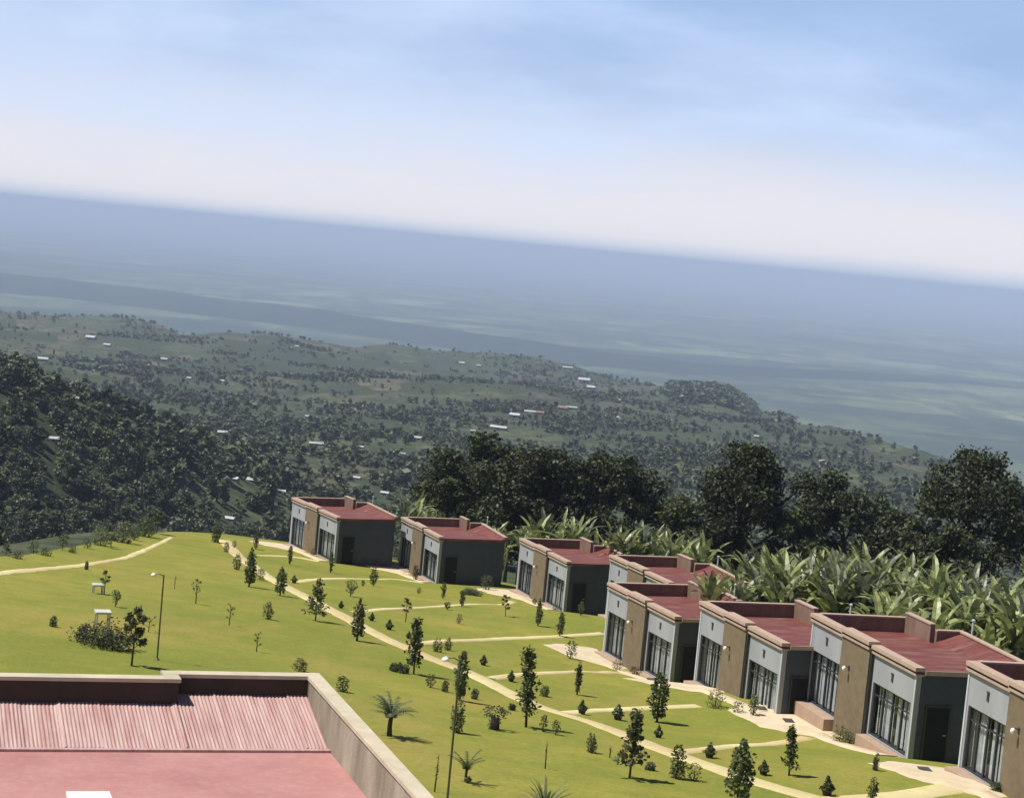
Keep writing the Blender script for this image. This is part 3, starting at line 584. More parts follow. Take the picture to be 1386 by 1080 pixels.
def tree_meshes(seed, h, wd, lobes, nq, leaf, clear=.25, flat=.75, mat='leaf_dark', name='tree', limbs=7, top_gap=True):
    """trunk mesh and crown mesh for a broadleaf tree of height h and crown width wd"""
    r = np.random.default_rng(seed); m = MB(); rt = max(.08, h*.026)
    tops = []; stem = [np.array([0,0,-.4]), np.array([.05*h*r.normal()*.3, .02*h*r.normal(), h*.22]), np.array([.06*h*r.normal()*.5, .05*h*r.normal()*.5, h*.48]), np.array([.08*h*r.normal()*.5, .08*h*r.normal()*.5, h*.80])]
    m.tube(stem, [rt*1.35, rt, rt*.72, rt*.3], 8)
    for i in range(limbs):
        a = 2*math.pi*(i/limbs)+r.random(); z0 = h*(.28+.4*r.random()); b = np.array([0,0,z0])+(stem[1]+stem[2])*np.array([.5,.5,0])
        ln = wd*(.25+.2*r.random()); e = b+np.array([math.cos(a)*ln, math.sin(a)*ln, h*(.12+.16*r.random())]); mid = (b+e)/2+np.array([0,0,-.03*h])
        m.tube([b, mid, e], [rt*.5, rt*.34, rt*.12], 6); tops.append(e)
    cs = []
    for i in range(lobes):
        t_ = r.random()**.75; z = h*(clear+(1-clear)*t_); prof = math.sin(math.pi*min(1, .16+.80*t_))**.7
        a = r.random()*2*math.pi; rr = wd*.5*prof*math.sqrt(r.random())*1.02; s = wd*(.085+.145*r.random()**1.4)*(1.0-.25*t_)
        cs.append((math.cos(a)*rr, math.sin(a)*rr, min(z, h-s*flat*.8), s))
    for e in tops: cs.append((e[0], e[1], e[2], wd*.13))
    Q = []; tot = sum(c[3]**2 for c in cs)
    for c in cs:
        n = int(nq*c[3]**2/tot); P = ball_pts(n, c[:3], (c[3], c[3], c[3]*flat), r, .45); P += r.normal(size=P.shape)*c[3]*.12
        Q.append(leaf_quads(P, leaf, .5, 1.5, r))
    return m.mesh(name+'_trunk', M['bark'], True), quadmesh(name+'_crown', np.concatenate(Q), M[mat])
def make_tree(name, meshes, loc, label, cat='tree', group=None, rz=0, sc=1.0):
    o = empty(name, loc, rz); o.scale = (sc, sc, sc) if not isinstance(sc, tuple) else sc; tag(o, label, cat, group)
    link(bpy.data.objects.new('trunk', meshes[0]), o); link(bpy.data.objects.new('crown', meshes[1]), o); return o
def at_depth(px, py, d):
    r = ray(px, py); return r*d
# ------------------------------------------------------------------ big dark trees behind the cottages
BIG = [ # px centre, px top, depth y, px width, seed, label
 (662, 588, 186, 150, 11, 'broad dark tree with the highest crown of the clump behind the second and third cottages', 'leaf_dark'),
 (752, 612, 182, 130, 12, 'dark tree in the middle of the clump behind the third cottage', 'leaf_dark'),
 (828, 617, 184, 140, 13, 'wide dark tree at the right end of the clump behind the third cottage', 'leaf_dark'),
 (1015, 604, 152, 155, 14, 'tall dark spreading tree alone behind the half-hidden cottage, left of the thick banana grove', 'leaf_dark'),
 (1147, 637, 168, 125, 37, 'round dark tree standing back between the two tallest trees', 'leaf_dark'),
 (1335, 612, 126, 165, 16, 'tall dark tree at the right edge of the picture, above the nearest cottages', 'leaf_dark'),
 (925, 672, 160, 80, 17, 'olive green bushy tree between the dark clump and the tall spreading tree', 'leaf_mid'),
 (1085, 690, 150, 80, 18, 'low olive tree right of the tall spreading tree, over the bananas', 'leaf_mid'),
 (1215, 690, 150, 95, 19, 'low dark bushy tree left of the tall tree at the right edge', 'leaf_dark'),
 (608, 650, 178, 60, 20, 'small dark tree on the left side of the clump behind the second cottage', 'leaf_mid'),
 (1185, 712, 142, 90, 24, 'low rounded dark bush-like tree between the round dark tree and the slim one', 'leaf_dark'), (962, 715, 150, 70, 25, 'low dark tree at the left foot of the tall spreading tree', 'leaf_dark'), (1292, 712, 122, 90, 26, 'low dark tree under the left side of the right-edge tree', 'leaf_dark'),
 (1118, 742, 118, 46, 22, 'small dark tree rising among the bananas at the left of the thick grove', 'leaf_dark'), (1236, 738, 116, 50, 23, 'small dark tree rising among the bananas at the right of the thick grove', 'leaf_mid'),
 (1265, 655, 140, 70, 21, 'slim dark tree touching the left side of the tall tree at the right edge', 'leaf_dark')]
for px, pt, d, wpx, seed, lab, mt in BIG:
    T_ = at_depth(px, pt, d); x, y = T_[0], T_[1]; z = float(zland(x, y)); h = T_[2]-z; wd = wpx*d/FPX
    ms = tree_meshes(seed, h, wd*1.12, 44, int(np.clip(wd*wd*270, 8000, 24000)), .0014*d, .03, .8, mt, 'broadleaf_tree', 8)
    make_tree('broadleaf_tree', ms, (x, y, z), lab, 'tree', 'dark trees behind the cottages', random.random()*6)
# ------------------------------------------------------------------ bananas
def banana_meshes(seed, h, mat='banana'):
    r = np.random.default_rng(seed); m = MB(); hs = h*.54; lean = r.normal()*.12
    m.tube([(0,0,-.3), (lean*.3,0,hs*.5), (lean,0,hs)], [h*.032, h*.027, h*.018], 8); st = m.mesh('banana_stem', M['stem'], True)
    b = MB(); n = r.integers(12, 17)
    for i in range(n):
        a = i*2.4+r.random()*.6; el = math.radians(r.uniform(50, 90)) if i < n-2 else math.radians(r.uniform(0, 35)); L = h*.44*r.uniform(.75, 1.15); wd = h*.036*r.uniform(.8, 1.2)
        droop = r.uniform(.5, 1.5) if i < n-2 else r.uniform(.6, 1.0); p = np.array([lean, 0, hs-.08*h*r.random()]); ns = 9; pts = []; e_ = el
        for k in range(ns+1):
            pts.append(p.copy()); e_ -= droop/ns*(.35+1.3*k/ns); p = p+L/ns*np.array([math.cos(a)*math.cos(e_), math.sin(a)*math.cos(e_), math.sin(e_)])
        side = np.array([-math.sin(a), math.cos(a), 0]); tw = r.normal()*.5
        for k in range(ns):
            q = []
            for kk in (k, k+1):
                t_ = kk/ns; w_ = wd*(.16 if t_ < .1 else math.sin(math.pi*min(1, (.06+.94*t_)**.8))**.55)*(1 if kk < ns else .1); q.append((pts[kk], w_))
            for sgn in (-1, 1):
                if k > 1 and r.random() < .10: continue                                # a torn strip
                s_ = side*sgn+np.array([0,0,.38+.2*tw*sgn]); tear = r.uniform(.8, 1.0)
                b.add([q[0][0], q[1][0], q[1][0]+s_*q[1][1]*tear, q[0][0]+s_*q[0][1]*tear], [(0,1,2,3) if sgn > 0 else (3,2,1,0)])
    return st, b.mesh('banana_leaves', M[mat])
BAN = [banana_meshes(100+i, 6.0, 'banana' if i % 3 else 'bananad') for i in range(9)]
BLIST = []
def banana(px, py_top, d, hmax=6.6):
    T_ = at_depth(px, py_top, d); z = float(zland(T_[0], T_[1])); h = np.clip(T_[2]-z, 2.6, hmax); BLIST.append((px, py_top, d, T_[0], T_[1], z, h))
for px, py in ((548,676),(566,668),(585,684),(600,694)): banana(px, py, 168-abs(px-570)*.2)
for px, py in ((672,700),(690,712),(708,706),(724,700),(742,692),(760,698),(778,690),(792,704),(812,712),(682,735),(668,742)): banana(px, py, 155+rng.uniform(-5, 5))
for px, py in ((838,712),(856,700),(872,696),(888,690),(905,700),(922,694),(938,706),(952,716),(880,718),(915,722),(845,730),(862,726),(898,734)): banana(px, py, 140+rng.uniform(-6, 6))
for i in range(34):
    px = rng.uniform(965, 1160); t_ = (px-965)/195; py = rng.uniform(745, 800)-t_*18; banana(px, py, rng.uniform(100, 122))
for i in range(46):
    px = rng.uniform(1060, 1270); c_ = abs(px-1170)/95; py = 722+24*c_+rng.uniform(0, 52); banana(px, py, rng.uniform(98, 122))
for i in range(26):
    px = rng.uniform(1190, 1400); py = rng.uniform(775, 835); banana(px, py, rng.uniform(84, 98))
for i in range(14):
    px = rng.uniform(1250, 1400); py = rng.uniform(760, 790); banana(px, py, rng.uniform(96, 112))
BLIST = [b for b in BLIST if b[6] > 2.65]
ORD = ['first','second','third','fourth','fifth','sixth','seventh','eighth','ninth','tenth','eleventh','twelfth','thirteenth','fourteenth','fifteenth','sixteenth','seventeenth','eighteenth','nineteenth','twentieth',
 '21st','22nd','23rd','24th','25th','26th','27th','28th','29th','30th','31st','32nd','33rd','34th','35th','36th','37th','38th','39th','40th']
def bzone(b):
    px, py, d = b[0], b[1], b[2]
    if px < 620: return 'between the two farthest cottages'
    if px < 830: return 'under the dark trees behind the third cottage'
    if px < 960: return 'in the pale clump left of the spreading tree'
    if d < 97: return 'in the row behind the two nearest cottages'
    if px < 1080: return 'at the foot of the spreading tree'
    return 'in the upper rows of the thick grove' if py < 768 else 'in the lower rows of the thick grove'
zones = {}
for b in BLIST: zones.setdefault(bzone(b), []).append(b)
bi = 0
for zname, lst in zones.items():
    lst.sort(key=lambda b: b[0])
    for i, b in enumerate(lst):
        st, lv = BAN[bi % len(BAN)]; bi += 1; s = b[6]/6.0*1.12; o = empty('banana_plant', (b[3], b[4], b[5]), random.random()*6.28); o.scale = (s*1.0, s*1.0, s)
        size = 'tall' if b[6] > 6.6 else 'short' if b[6] < 4.6 else 'leafy'
        tag(o, f'{size} banana plant {zname}, {ORD[i]} from left', 'banana plant', 'banana plants behind the cottages')
        link(bpy.data.objects.new('stem', st), o); link(bpy.data.objects.new('leaves', lv), o)
# ------------------------------------------------------------------ woodland of the valley
FPOS = [on_ground(px, py+2, zland, 230, 6000) for px, py, *_ in FARM]
def farm_hides(x, y):
    k = np.zeros(len(x), bool)
    for (px, py, wpx, *_), p in zip(FARM, FPOS):
        hw = max(2.5, wpx*p[1]/FPX*.62); lx = np.abs(x-y*p[0]/p[1]); dy = p[1]-y; k |= (lx < hw) & (dy > -6) & (dy < 14+.035*p[1])
    return k
def crown_template(n, leaf, seed, tall=False):
    r = np.random.default_rng(seed); Q = []
    k = 9
    for i in range(k):
        t_ = (i+.5)/k; z = .25+.62*t_; a = r.random()*6.28; rr = .27*math.sin(math.pi*min(.95, .2+.75*t_))*r.random()**.5*(.55 if tall else 1.2)
        s = .17+.07*r.random(); P = ball_pts(n//k, (math.cos(a)*rr, math.sin(a)*rr, z), (s*(.7 if tall else 1.25), s*(.7 if tall else 1.25), s), r, .5); Q.append(leaf_quads(P, leaf, .5, 1.4, r))
    return np.concatenate(Q)
TMPL = {'near': [crown_template(520, .085, 300+i, i % 4 == 3) for i in range(6)], 'mid': [crown_template(110, .17, 320+i, i % 3 == 2) for i in range(8)], 'far': [crown_template(28, .30, 340+i, i % 3 == 2) for i in range(6)]}
def inst(T_, P, h, wf, r):
    """stack template copies at P"""
    out = []
    for p, hh, w_ in zip(P, h, wf):
        q = T_[r.integers(len(T_))]; a = r.random()*6.28; c, s = math.cos(a), math.sin(a); x = q[...,0]*c-q[...,1]*s; y = q[...,0]*s+q[...,1]*c
        out.append(np.stack([p[0]+x*hh*w_, p[1]+y*hh*w_, p[2]+q[...,2]*hh-.12*hh], -1))
    return np.concatenate(out)
wr = np.random.default_rng(55)
def scatter(n, y0, y1, a0, a1, dens):
    y = y0*(y1/y0)**wr.random(n); a = a0+(a1-a0)*wr.random(n); x = a*y; k = (wr.random(n) < dens(x, y)) & (sdist(GPOLY, x, y) > 5) & ~farm_hides(x, y); return x[k], y[k]
def spurmask(x, y): return sstep((x/np.maximum(y,1)+.02)/-.16)*sstep((900-y)/250)
def wood(x, y): return np.clip(1.5*(fbm(x/130+7, y/200, 3, 41)+.08), .04, 1)*np.where((fbm(x/95+31, y/210, 2, 71) > .13) & (y > 560), .06, 1)
x, y = scatter(5200, 215, 900, -.36, .34, lambda x, y: np.clip(spurmask(x, y)*.95+.5*wood(x, y)*sstep((y-215)/120), 0, 1))
z = zland(x, y); hgt = wr.uniform(3.8, 9.0, len(x))*(1-.25*(y > 700)); order = np.argsort(y)
x, y, z, hgt = x[order], y[order], z[order], hgt[order]
# the trees that show largest on the wooded slope are things of their own
vis = np.array([(xx/yy) for xx, yy in zip(x, y)]); depth_px = FPX*hgt/y
def scr(x, y, z):
    P = np.stack([x, y, z], -1); d = P@Fv; a = P@Rv/d*FPX; b = P@Uv/d*FPX
    return a*math.cos(RHO)+b*math.sin(RHO)+IW/2, a*math.sin(RHO)-b*math.cos(RHO)+IH/2
sx_, sy_ = scr(x, y, z+hgt*.6)
def lawn_edge_py(px): return np.interp(px, [0,120,230,390,400,600,900,1100,1386], [760,752,716,706,668,640,660,680,700])
cand = np.where((sx_ > 4) & (sx_ < 400) & (sy_ < lawn_edge_py(sx_)-3) & (sy_ > 470) & (y < 480))[0]
cand = cand[np.argsort(-depth_px[cand])][:84]
hero = [tree_meshes(400+i, 8.0, 7.0 if i % 3 else 5.0, 14, 900, .42, .2, .85, 'leaf_valley', 'hillside_tree', 4) for i in range(6)]
rows = {}
for i in cand: rows.setdefault(int(np.clip((sy_[i]-470)//40, 0, 7)), []).append(i)
SY = {0: 'near the top', 1: 'high up', 2: 'above the middle', 3: 'in the middle', 4: 'below the middle', 5: 'low down', 6: 'near the lawn edge', 7: 'at the foot by the lawn'}
for rk, lst in rows.items():
    lst.sort(key=lambda i: sx_[i])
    for j, i in enumerate(lst):
        make_tree('hillside_tree', hero[i % 6], (x[i], y[i], z[i]-.1), f'dark tree on the wooded left slope, {SY[rk]}, {ORD[min(j, 39)]} from left', 'tree', 'trees on the wooded left slope', random.random()*6, (hgt[i]/8,)*3)
keep = np.ones(len(x), bool); keep[cand] = False
ux, uy = scatter(9000, 230, 760, -.36, .10, lambda x, y: np.clip(spurmask(x, y)*1.2+.25, 0, 1)); Qu = inst(TMPL['mid'], np.stack([ux, uy, zland(ux, uy)], -1), wr.uniform(1.0, 3.2, len(ux)), wr.uniform(1.1, 2.2, len(ux)), wr)
kk = keep & (y < 520); Qn = inst(TMPL['near'], np.stack([x,y,z],-1)[kk], hgt[kk], wr.uniform(.8, 1.25, kk.sum()), wr)
kk2 = keep & (y >= 520); Qm = [inst(TMPL['mid'], np.stack([x,y,z],-1)[kk2], hgt[kk2], wr.uniform(.8, 1.3, kk2.sum()), wr)]
x, y = scatter(17000, 900, 1900, -.36, .36, lambda x, y: np.clip(1.6*wood(x, y), .02, 1))
z = zmid(x, y); k = z > PLAIN+60; x, y, z = x[k], y[k], z[k]; Qm.append(inst(TMPL['mid'], np.stack([x,y,z],-1), wr.uniform(1.4, 6.8, len(x)), wr.uniform(.9, 1.6, len(x)), wr))
x, y = scatter(20000, 1900, 3600, -.36, .36, lambda x, y: np.clip(1.5*wood(x*.7, y*.7), .02, 1))
z = zmid(x, y); k = z > PLAIN+60; x, y, z = x[k], y[k], z[k]; Qf = inst(TMPL['far'], np.stack([x,y,z],-1), wr.uniform(1.8, 7, len(x)), wr.uniform(1.0, 2.2, len(x)), wr)
x, y = scatter(16000, 700, 2300, -.36, .36, lambda x, y: np.clip(.12+1.4*wood(x, y), 0, 1)); z = zland(x, y); k = z > PLAIN+60; x, y, z = x[k], y[k], z[k]; Qb = inst(TMPL['far'], np.stack([x,y,z],-1), wr.uniform(.8, 2.6, len(x)), wr.uniform(1.4, 3.4, len(x)), wr)
kx = wr.uniform(.080, .126, 900); ky = wr.uniform(2150, 2700, 900); kx = kx*ky; z = zmid(kx, ky); k = z > -240; kx, ky, z = kx[k], ky[k], z[k]; Qk = inst(TMPL['far'], np.stack([kx,ky,z],-1), wr.uniform(4, 9, len(kx)), wr.uniform(1.2, 2.2, len(kx)), wr)
# hedgerows: lines of trees along field edges
hx, hy = [], []
for i in range(190):
    y0 = 700*(3000/700)**wr.random(); a0 = wr.uniform(-.34, .30); ln = wr.uniform(.015, .06)*y0; an = wr.normal()*.25; n = int(ln/6)+2
    t_ = np.linspace(0, 1, n); hx += list(a0*y0+ln*t_*math.cos(an)+wr.normal(size=n)*1.5); hy += list(y0+ln*t_*math.sin(an)*1.5+wr.normal(size=n)*1.5)
hx, hy = np.array(hx), np.array(hy); z = zmid(hx, hy); k = z > PLAIN+60; hx, hy, z = hx[k], hy[k], z[k]; Qh = inst(TMPL['far'], np.stack([hx,hy,z],-1), wr.uniform(4, 8, len(hx)), wr.uniform(.9, 1.5, len(hx)), wr)
vw = link(bpy.data.objects.new('valley_woodland', quadmesh('valley_woodland', np.concatenate([Qn, Qu]+Qm+[Qf, Qh, Qb, Qk]), M['leaf_valley']))); tag(vw, kind='stuff')
# scrub on the steep bank just beyond the lawn edge
n = 1500; a = wr.uniform(-.34, .16, n); yb_ = wr.uniform(120, 330, n); xb = a*yb_; s_ = sdist(GPOLY, xb, yb_); k = (s_ > 10) & (s_ < 90) & (wr.random(n) < .55); xb, yb_ = xb[k], yb_[k]
Qs = inst(TMPL['near'], np.stack([xb, yb_, zland(xb, yb_)], -1), wr.uniform(.7, 2.2, len(xb)), wr.uniform(1, 1.8, len(xb)), wr)
tag(link(bpy.data.objects.new('bank_scrub', quadmesh('bank_scrub', Qs, M['leaf_mid']))), kind='stuff')
# ------------------------------------------------------------------ garden plants: each one stands where the photograph shows it
def env_quads(n, prof, h, w_, leaf, r, zs0=0.0, up=.4):
    """leaves in a body of revolution; prof(t) is the relative radius"""
    t_ = r.random(n*2); keepm = r.random(n*2) < np.array([prof(q) for q in t_])+.08; t_ = t_[keepm][:n]; a = r.random(len(t_))*6.283
    rad = np.array([prof(q) for q in t_])*w_*.5*np.sqrt(.25+.75*r.random(len(t_)))*(1+.25*np.sin(a*3+t_*9)); P = np.stack([np.cos(a)*rad, np.sin(a)*rad, zs0+t_*(h-zs0)], 1)
    return leaf_quads(P, leaf, up, 1.7, r)
def plant(kind, h, w_, seed):
    """returns (woody MB or None, foliage quads, foliage material) in metres"""
    r = np.random.default_rng(seed); m = MB(); lf = float(np.clip(h*.052, .04, .10)); mt = 'leaf_garden'
    if kind in ('cypress', 'column', 'vase', 'ball', 'bush'):
        prof = {'cypress': lambda t: max(.05, math.sin(math.pi*min(1, .18+.82*t)**.75)**.8), 'column': lambda t: math.sin(math.pi*(.12+.80*t))**.45,
                'vase': lambda t: .25+.75*math.sin(math.pi*.5*min(1, t*1.15)) if t < .87 else .9*(1-t)/.13+.1, 'ball': lambda t: math.sin(math.pi*(.08+.84*t))**.55, 'bush': lambda t: math.sin(math.pi*(.2+.74*t))**.6}[kind]
        z0 = {'cypress': .10, 'column': .08, 'vase': .10, 'ball': .04, 'bush': .02}[kind]*h
        m.tube([(0,0,-.1), (.01,0,h*.5), (.02,.01,h*.85)], [h*.022+.01, h*.015+.006, .006], 6)
        Q = env_quads(int(np.clip(150+h*w_*260, 120, 850)), prof, h, w_*.92, lf, r, z0)
        if kind in ('cypress', 'column', 'vase'):                            # loose upright shoots break the outline
            for q in range(9):
                a = r.random()*6.28; b_ = r.uniform(.1, .55)*h; e_ = np.array([math.cos(a), math.sin(a), 0])*w_*.5*r.uniform(.7, 1.25)*prof(min(.95, b_/h+.2)); tp = e_+np.array([0,0,b_+h*r.uniform(.15, .42)]); m.tube([(0,0,b_), tp], [.008, .004], 4)
                Q = np.concatenate([Q, leaf_quads(tp*np.linspace(.55, 1.02, 14)[:,None]+np.array([0,0,b_])*(1-np.linspace(.55, 1.02, 14))[:,None]+r.normal(size=(14,3))*.035*h, lf*.95, .3, 1.8, r)])
        if kind == 'bush':
            for q in range(4):
                a = r.random()*6.28; Q = np.concatenate([Q, env_quads(60, prof, h*r.uniform(.6, 1.1), w_*.5, lf, r)+np.array([math.cos(a)*w_*.3, math.sin(a)*w_*.3, 0])])
        return m, Q, mt
    if kind == 'spire':                                                          # slender tree: short bare stem, loose pointed crown
        lean = r.normal()*.04*h; m.tube([(0,0,-.1), (lean*.5,0,h*.5), (lean,0,h*.97)], [h*.014+.012, h*.010+.006, .004], 6); Q = []
        for q in range(34):
            t_ = .16+.82*q/34; ln = w_*.5*(1.15-t_)*r.uniform(.5, 1.25)+.05*w_; a = q*2.4+r.random(); b = np.array([lean*t_, 0, h*t_]); e = b+np.array([math.cos(a)*ln, math.sin(a)*ln, h*r.uniform(.04, .14)]); m.tube([b, e], [.008, .003], 4)
            u_ = r.random(16)[:,None]; Q.append(leaf_quads(b+(e-b)*(.25+.8*u_)+r.normal(size=(16,3))*.028*h, lf, .3, 1.8, r))
        return m, np.concatenate(Q), 'leaf_olive'
    if kind in ('sapling', 'tree', 'bare'):
        lean = r.normal()*.05*h; m.tube([(0,0,-.1), (lean*.4,0,h*.45), (lean,.02,h*.95)], [h*.014+.012, h*.010+.008, .006], 6); P = []; nbr = {'sapling': 7, 'tree': 13, 'bare': 6}[kind]
        for i in range(nbr):
            a = i*2.4+r.random(); t_ = (.30 if kind != 'tree' else .24)+.66*(i/nbr); b = np.array([lean*t_, 0, h*t_]); ln = w_*.5*r.uniform(.6, 1.1)*(1.15-.6*t_); e = b+np.array([math.cos(a)*ln, math.sin(a)*ln, ln*r.uniform(.35, 1.3)])
            m.tube([b, e], [.009+.003*h, .004], 5); P.append(ball_pts({'sapling': 26, 'tree': 46, 'bare': 8}[kind], e*.75+b*.25, (w_*.17, w_*.17, h*.075), r, .2))
        P.append(ball_pts(26 if kind != 'bare' else 5, (lean, 0, h*.93), (w_*.13, w_*.13, h*.08), r, .2)); return m, leaf_quads(np.concatenate(P), lf*1.05, .3, 1.7, r), mt
    if kind in ('palm', 'agave', 'vpalm'):
        th = {'palm': .42, 'agave': .04, 'vpalm': .38}[kind]*h; m.tube([(0,0,-.1), (.02,0,th*.5), (0,.01,th)], [h*.05+.02, h*.04+.015, h*.035+.015] if kind == 'palm' else [h*.025+.012]*3, 7); Q = []; nf = {'palm': 20, 'agave': 34, 'vpalm': 8}[kind]
        for i in range(nf):
            a = i*2.4+r.random()*.5; el = R(r.uniform(42, 88)) if kind == 'palm' else R(r.uniform(20, 85)) if kind == 'agave' else R(r.uniform(48, 75)); L = (h-th)*r.uniform(.85, 1.1); p = np.array([0,0,th]); ns = 6; dr = {'palm': .95, 'agave': .6, 'vpalm': .7}[kind]
            pts = [p]; e_ = el
            for k in range(ns):
                e_ -= dr/ns; p = p+L/ns*np.array([math.cos(a)*math.cos(e_), math.sin(a)*math.cos(e_), math.sin(e_)]); pts.append(p)
            sd_ = np.array([-math.sin(a), math.cos(a), 0])
            for k in range(ns):
                w0 = (.035 if kind != 'agave' else .05)*h*(1-k/ns)**.6; w1 = (.035 if kind != 'agave' else .05)*h*(1-(k+1)/ns)**.6
                if kind == 'agave': Q.append([pts[k]-sd_*w0, pts[k+1]-sd_*w1, pts[k+1]+sd_*w1, pts[k]+sd_*w0])
                else:
                    for sg_ in (-1, 1):                                          # leaflets either side of the rib
                        for f_ in (0, .5):
                            b = pts[k]*(1-f_)+pts[k+1]*f_; e = b+(sd_*sg_*(.13*h)*(1-.5*k/ns)+np.array([math.cos(a), math.sin(a), -.35])*.05*h); dv = (pts[k+1]-pts[k])*.22; Q.append([b-dv, e, e, b+dv] if sg_ > 0 else [b+dv, e, e, b-dv])
                    Q.append([pts[k]-sd_*.012, pts[k+1]-sd_*.01, pts[k+1]+sd_*.01, pts[k]+sd_*.012])
        return m, np.array(Q), 'leaf_light' if kind != 'vpalm' else mt
    if kind == 'mush':
        m.tube([(0,0,-.1), (0,0,h*.5)], [w_*.20, w_*.16], 9); Q = np.concatenate([env_quads(420, lambda t: math.sin(math.pi*(.25+.65*t))**.5, h*.42, w_, lf, r)+np.array([0,0,h*.56]), env_quads(260, lambda t: .9, h*.6, w_*.48, lf, r)]); return m, Q, 'leaf_blue'
    if kind == 'spread':
        Q = []
        for q in range(22):
            a = r.random()*6.28; d = w_*.5*r.random()**.6; e = (math.cos(a)*d, math.sin(a)*d, 0); m.tube([(0,0,0), (e[0]*.9, e[1]*.9, h*.5)], [.03, .01], 5); Q.append(env_quads(150, lambda t: math.sin(math.pi*(.15+.8*t))**.6, h*r.uniform(.7, 1.15)*(1.1-.5*d/(w_*.5)), w_*.32, lf*.9, r)+np.array(e))
        return m, np.concatenate(Q), mt
    if kind == 'stick':
        m.tube([(0,0,-.1), (.02*h,0,h*.6), (.03*h,0,h)], [.022, .016, .008], 6); P = ball_pts(26, (.02*h,0,h*.62), (w_*.4, w_*.4, h*.36), r, .1); return m, leaf_quads(P, lf*.8, .3, 1.7, r), mt
def put(kind, px, py, hpx, wpx, label, name=None, mat=None, cat=None, sink=.0):
    p = on_lawn(px, py) if py < 1300 else None; d = p@Fv; h = hpx*d/FPX*1.02; w_ = max(.18, wpx*d/FPX*(.85 if kind in ('cypress', 'column', 'bush', 'ball') else 1))
    x, y, z = p[0], p[1], float(zland(p[0], p[1]))
    nm = name or {'cypress': 'cypress', 'column': 'column_shrub', 'vase': 'vase_shrub', 'ball': 'ball_shrub', 'bush': 'shrub', 'sapling': 'sapling', 'tree': 'young_tree', 'spire': 'young_tree', 'bare': 'sapling', 'palm': 'young_palm', 'vpalm': 'young_palm', 'agave': 'agave', 'mush': 'clipped_shrub', 'spread': 'spreading_shrub', 'stick': 'sapling', 'pot': 'potted_plant'}[kind]
    ct = cat or {'cypress': 'cypress', 'young_palm': 'palm', 'sapling': 'sapling', 'young_tree': 'tree', 'agave': 'agave', 'potted_plant': 'potted plant'}.get(nm, 'shrub')
    o = empty(nm, (x, y, z), random.random()*6.28); tag(o, label, ct)
    if kind == 'pot':
        pr = max(.13, min(.24, h*.32)); ph = h*.36; m = MB(); m.lathe([(pr*.62, 0), (pr*.95, ph*.9), (pr*1.05, ph*.9), (pr*1.05, ph), (pr*.85, ph), (pr*.8, ph*.93)], 14); m.build('pot', M['pot'], o)
        r = np.random.default_rng(int(px*7+py)); Q = np.concatenate([env_quads(150, lambda t: max(.06, 1-t)**.9, h, pr*2.3, h*.13, r, ph*.8), env_quads(50, lambda t: math.sin(math.pi*(.2+.7*t)), ph*1.6, pr*2.6, h*.13, r, ph*.8)])
        link(bpy.data.objects.new('foliage', quadmesh('foliage', Q, M[mat or 'leaf_garden'])), o)
        m = MB(); m.tube([(0,0,ph*.8), (0,0,h*.8)], [.014, .005], 5); m.build('stem', M['bark'], o); return o
    m, Q, mt = plant(kind, h, w_, int(px*13+py*7))
    if m.v: m.build('stem', M['bark'], o, True)
    link(bpy.data.objects.new('foliage', quadmesh('foliage', Q, M[mat or mt])), o); return o
